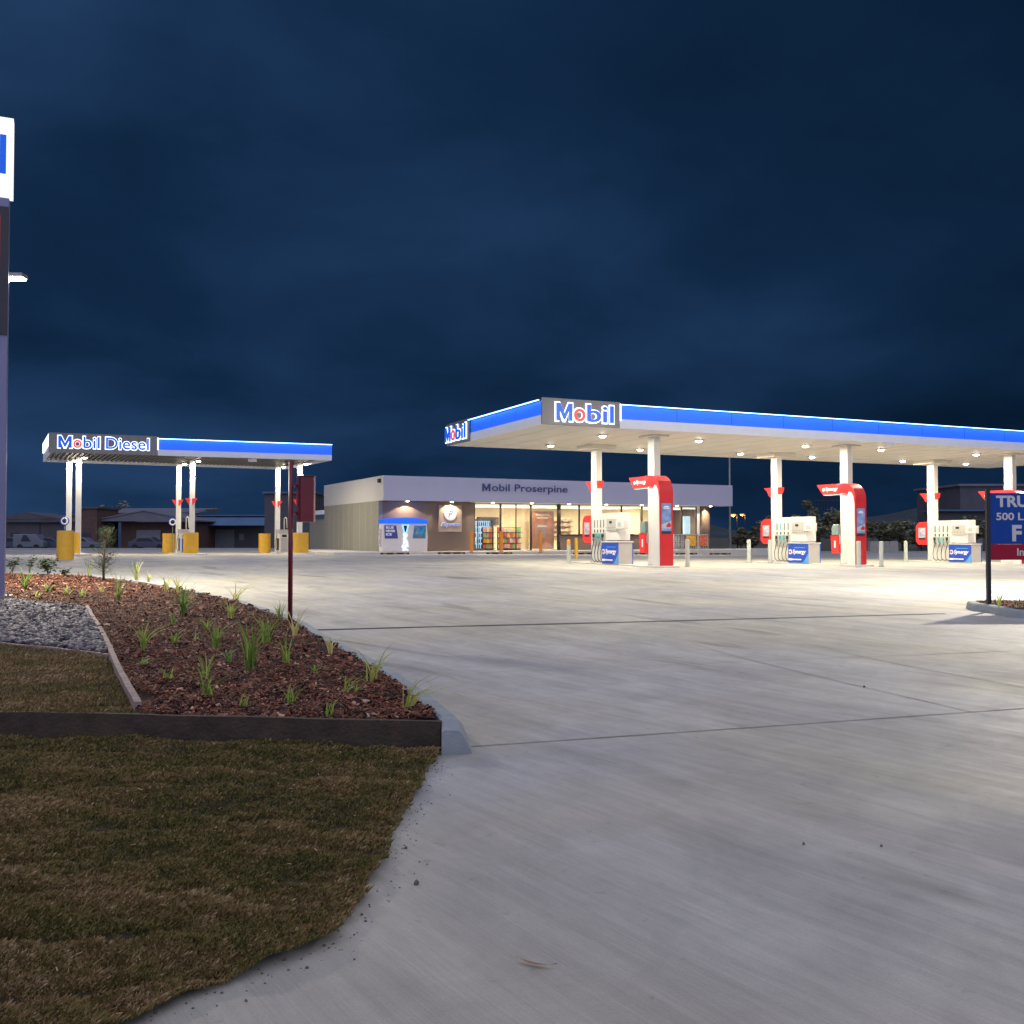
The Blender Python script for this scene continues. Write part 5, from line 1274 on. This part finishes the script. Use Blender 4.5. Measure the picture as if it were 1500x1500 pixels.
def car(px,Y,L_,h,m,label,van=False,rot=0):
    p=far(px,Y); t=thing('parked_van' if van else 'parked_car',label,'van' if van else 'car',p,rot)
    if van: P=[(-L_/2,.3),(L_/2,.3),(L_/2,.9),(L_/2-.35,1.05),(L_/2-.9,h),(-L_/2+.05,h),(-L_/2,h-.3)]
    else: P=[(-L_/2,.3),(L_/2,.3),(L_/2,.75),(L_/2-1.1,.9),(L_/2-1.8,h),(-L_/2+1.0,h),(-L_/2+.4,.95),(-L_/2,.9)]
    b=obj('body',MB().prism(P,'y',-.85,.85),m,t,bevel=.06)
    obj('window',MB().prism([(-L_/2+.9,.95),(L_/2-1.4,.95),(L_/2-1.9,h-.1),(-L_/2+1.15,h-.1)],'y',-.87,-.851),M['carglass'],t)
    for x in (-L_/2+.8,L_/2-.8):
        for y in (-.78,.78): obj('wheel',MB().cyl((x,y-.1,.32),(x,y+.1,.32),.32,n=14),M['tyre'],t)
car(47,108,3.4,1.75,M['carwhite'],'pale van parked at the far left beside the pylon',True)
car(77,109,4.2,1.4,M['cardark'],'dark car parked right of the pale van')
car(123,108,4.2,1.4,M['carwhite'],'grey car half hidden behind the left yellow guard')
car(220,108,4.3,1.4,M['cardark'],'dark car parked in front of the garage door')
car(22,110,4.2,1.45,M['cardark'],'dark car almost hidden by the pylon')
# street lamps far away
def stlamp(px,py,Y,label,m='orangelamp'):
    p=far(px,Y); t=thing('street_lamp',label,'street lamp',p); h=zat(py,Y)-p.z
    obj('pole',MB().cyl((.5,0,-.3),(.5,0,h+.1),.09,.05,8),M['post'],t); hd=obj('lamp_head',MB().box(-.28,.55,-.15,.15,h+.06,h+.2),M['post'],t); obj('lamp_lens',MB().lathe([(.06,h-.24),(.34,h-.06),(.34,h+.059)],12,(0,0)),M[m],hd)
    lamp('POINT','lamp_light',(0,0,h-.3),350,(1,.45,.15),t,size=.15)
stlamp(53,758,125,'orange sodium street lamp above the low house at the far left'); stlamp(1074,754,118,'brighter orange street lamp just right of the shop'); stlamp(1087,753.5,150,'fainter orange street lamp right of the brighter one')
# power pole
p=far(313,130); s=thing('power_pole','wooden power pole above the dark blue shed','power pole',p); obj('pole',MB().cyl((0,0,0),(0,0,zat(745,130)-p.z),.2,.14,8),M['bark'],s); obj('crossarm',MB().box(-1.1,1.1,-.08,.08,zat(748,130)-p.z,zat(748,130)-p.z+.18),M['bark'],s)
ptop=zat(748,130); s2=[Vector((-80,118,ptop-1.0)),far(313,130)+Vector((0,0,0))]; s2[1].z=ptop+.1
for dz_,nm_ in ((0,'higher'),(-.5,'lower')):
    A_,B_=s2; pts_=[A_.lerp(B_,i/12)+Vector((0,0,dz_-2.2*4*(i/12)*(1-i/12)*.35)) for i in range(13)]
    T(obj('power_line',MB().tube(pts_,.03,5),M['post']),nm_+' thin dark power line running left from the wooden pole','cable')
# trees
def tree(px,Y,w,h,label,cat='tree',dens=900,trunk=.25,name='bushy_tree',seed=0,grp=None,tz=0.,lz=.30):
    p=far(px,Y); t=thing(name,label,cat,p,0,grp); r=random.Random(int(px*13+Y+seed)); W=w/FPX*Y/2; H=h/FPX*Y
    tm=MB(); tm.tube([(0,0,-.2),(r.uniform(-.1,.1)*W,0,H*.4),(r.uniform(-.15,.15)*W,0,H*.75)],[.035*H,.024*H,.01*H],7)
    cl=[]
    for i in range(13):
        a=r.uniform(0,6.28); q=Vector((math.cos(a)*W*r.uniform(.1,.8),math.sin(a)*W*r.uniform(.1,.8),H*r.uniform(trunk+.05,.9))); cl.append((q,r.uniform(.18,.36)*min(W,H)))
        if i<6: tm.tube([(0,0,H*.3),(q.x*.5,q.y*.5,(H*.3+q.z)/2),tuple(q)],[.014*H,.009*H,.003*H],5)
    lm=MB()
    for i in range(dens):
        c,rd=r.choice(cl); dv=Vector((r.gauss(0,1),r.gauss(0,1),r.gauss(0,.8))); q=c+dv.normalized()*rd*(r.random()**.35)*1.15
        if q.z<.1: q.z=.1+r.random()*.3
        s_=lz*r.uniform(.4,1.1)*(Y/100)*.8; Mx=Matrix.Translation(q)@Matrix.Rotation(r.uniform(0,6.3),4,'Z')@Matrix.Rotation(r.uniform(-1.4,1.4),4,'X')
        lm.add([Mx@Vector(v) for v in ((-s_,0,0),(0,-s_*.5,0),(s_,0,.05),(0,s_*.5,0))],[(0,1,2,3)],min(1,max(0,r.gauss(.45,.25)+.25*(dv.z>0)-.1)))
    obj('trunk',tm,M['bark'],t,smooth=True); obj('crown',lm,M['farleaf'],t,tints=True); return t
TR=[(1102,92,34,42,'low dark bush right behind the far bollard beside the shop'),(1130,95,40,56,'rounded bush behind the middle back column'),(1165,90,44,62,'green bush behind the middle dispenser'),(1200,88,66,84,'tallest green tree left of the middle gateway sign'),(1228,94,40,64,'narrow tree just behind the middle front column'),(1258,98,40,50,'dark shrub behind the middle gateway sign'),(1290,104,46,42,'bare looking shrub right of the middle gateway sign'),(1322,100,48,46,'twiggy shrub above the concrete blocks'),(1350,103,44,40,'dark shrub left of the right back column'),(1385,99,46,42,'brown shrub just behind the right back column'),(1425,100,58,50,'wide arching brown shrub behind the right dispenser'),(1470,102,50,46,'dark shrub behind the promotional board'),(1085,106,26,34,'small bush beyond the unlit pole')]
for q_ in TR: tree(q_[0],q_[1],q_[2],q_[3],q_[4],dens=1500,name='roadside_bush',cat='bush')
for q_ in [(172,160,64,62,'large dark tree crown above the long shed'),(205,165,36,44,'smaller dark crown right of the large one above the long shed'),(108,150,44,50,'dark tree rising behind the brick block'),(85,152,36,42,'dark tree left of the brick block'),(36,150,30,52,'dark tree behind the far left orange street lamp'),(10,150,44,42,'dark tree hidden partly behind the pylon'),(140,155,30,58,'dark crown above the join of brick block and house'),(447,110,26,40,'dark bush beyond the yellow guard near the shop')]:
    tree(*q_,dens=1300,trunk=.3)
# right buildings
p=far(1407,112); s=thing('tall_grey_shed','tall grey industrial building behind the promotional board','building',p)
hh=zat(712,112)-p.z; obj('wall',MB().box(0,14,0,12,0,hh),M['sheddark'],s); obj('roof',MB().box(-.3,14.3,-.3,12.3,hh+.001,hh+.25),M['houseroof'],s); obj('window',MB().box(3,5,-.05,-.001,4,5),M['carglass'],s)
p=far(1373,108); s=thing('low_blue_shed','low dark blue shed in front of the tall grey building','shed',p)
hh=zat(749,108)-p.z; obj('wall',MB().box(0,14,0,3.5,0,hh),M['sheddark'],s); obj('roof',MB().box(-.3,14.2,-.8,3.6,hh+.001,hh+.18),M['shed'],s); obj('door',MB().box(2,5,-.05,-.001,0,2.6),M['garage'],s)
p=far(1213,112); s=thing('barred_frame','tall open frame of vertical bars above the bushes','frame',p); hb,ht=zat(768,112)-p.z,zat(734,112)-p.z
mb=MB()
for i in range(13): mb.box(-1.5+i*.36,-1.44+i*.36,0,.06,hb,ht)
obj('bars',mb,M['post'],s); obj('rail',MB().box(-1.6,2.95,-.04,.1,ht+.001,ht+.14),M['post'],s); obj('rail',MB().box(-1.6,2.95,-.04,.1,hb-.1,hb-.001),M['post'],s)
for x in (-1.5,2.8): obj('leg',MB().box(x,x+.16,-.02,.1,-.3,hb-.101),M['post'],s)
for i,(px,lb) in enumerate(((1281,'leftmost concrete block beside the road'),(1296,'middle concrete block beside the road'),(1309,'rightmost concrete block beside the road'))):
    p=far(px,79); T(obj('concrete_block',MB().prism([(-.4,0),(.4,0),(.34,.95),(-.34,.95)],'y',0,.6),M['concreteblock'],loc=p+Vector((0,0,.03)),bevel=.02),lb,'block')
# kerb line behind
mb=MB(); pts_=[(-62,78.6),(-30,78.6),(-18,78.6)]
def kline(pp):
    for i in range(len(pp)-1):
        (x0,y0),(x1,y1)=pp[i],pp[i+1]; n_=int(math.hypot(x1-x0,y1-y0)/4)+1
        for j in range(n_):
            ax,ay=x0+(x1-x0)*j/n_,y0+(y1-y0)*j/n_; bx,by=x0+(x1-x0)*(j+1)/n_,y0+(y1-y0)*(j+1)/n_
            mb.hexa([(ax,ay,gz(ax,ay)-.1),(bx,by,gz(bx,by)-.1),(bx,by+.2,gz(bx,by)-.1),(ax,ay+.2,gz(ax,ay)-.1)],[(ax,ay,gz(ax,ay)+.15),(bx,by,gz(bx,by)+.15),(bx,by+.2,gz(bx,by)+.15),(ax,ay+.2,gz(ax,ay)+.15)])
kline([(-62,79.5),(-19,79.5)]); kline([(20,77),(68,77)])
obj('rear_kerb',mb,M['kerb'],kind='structure')
# hills
mb=MB(); pts_=[]; nx=90
hp_=[(-1500,20),(-700,8),(-400,10),(-200,6),(150,6),(205,16),(240,9),(300,8),(330,12),(380,24),(430,32),(500,24),(700,30),(1600,40)]
for j,f_ in enumerate((0,.55,1,.5,0)):
    for i in range(nx):
        x=-1500+3100*i/(nx-1); z=float(np.interp(x,[a for a,b in hp_],[b for a,b in hp_]))*f_*(1+.12*math.sin(i*1.7)*(.5+f_)); pts_.append((x,950+j*60,z-.6))
mb.grid(pts_,nx,5); obj('hills',mb,M['hill'],smooth=True,kind='structure')
print('objects',len(bpy.data.objects))
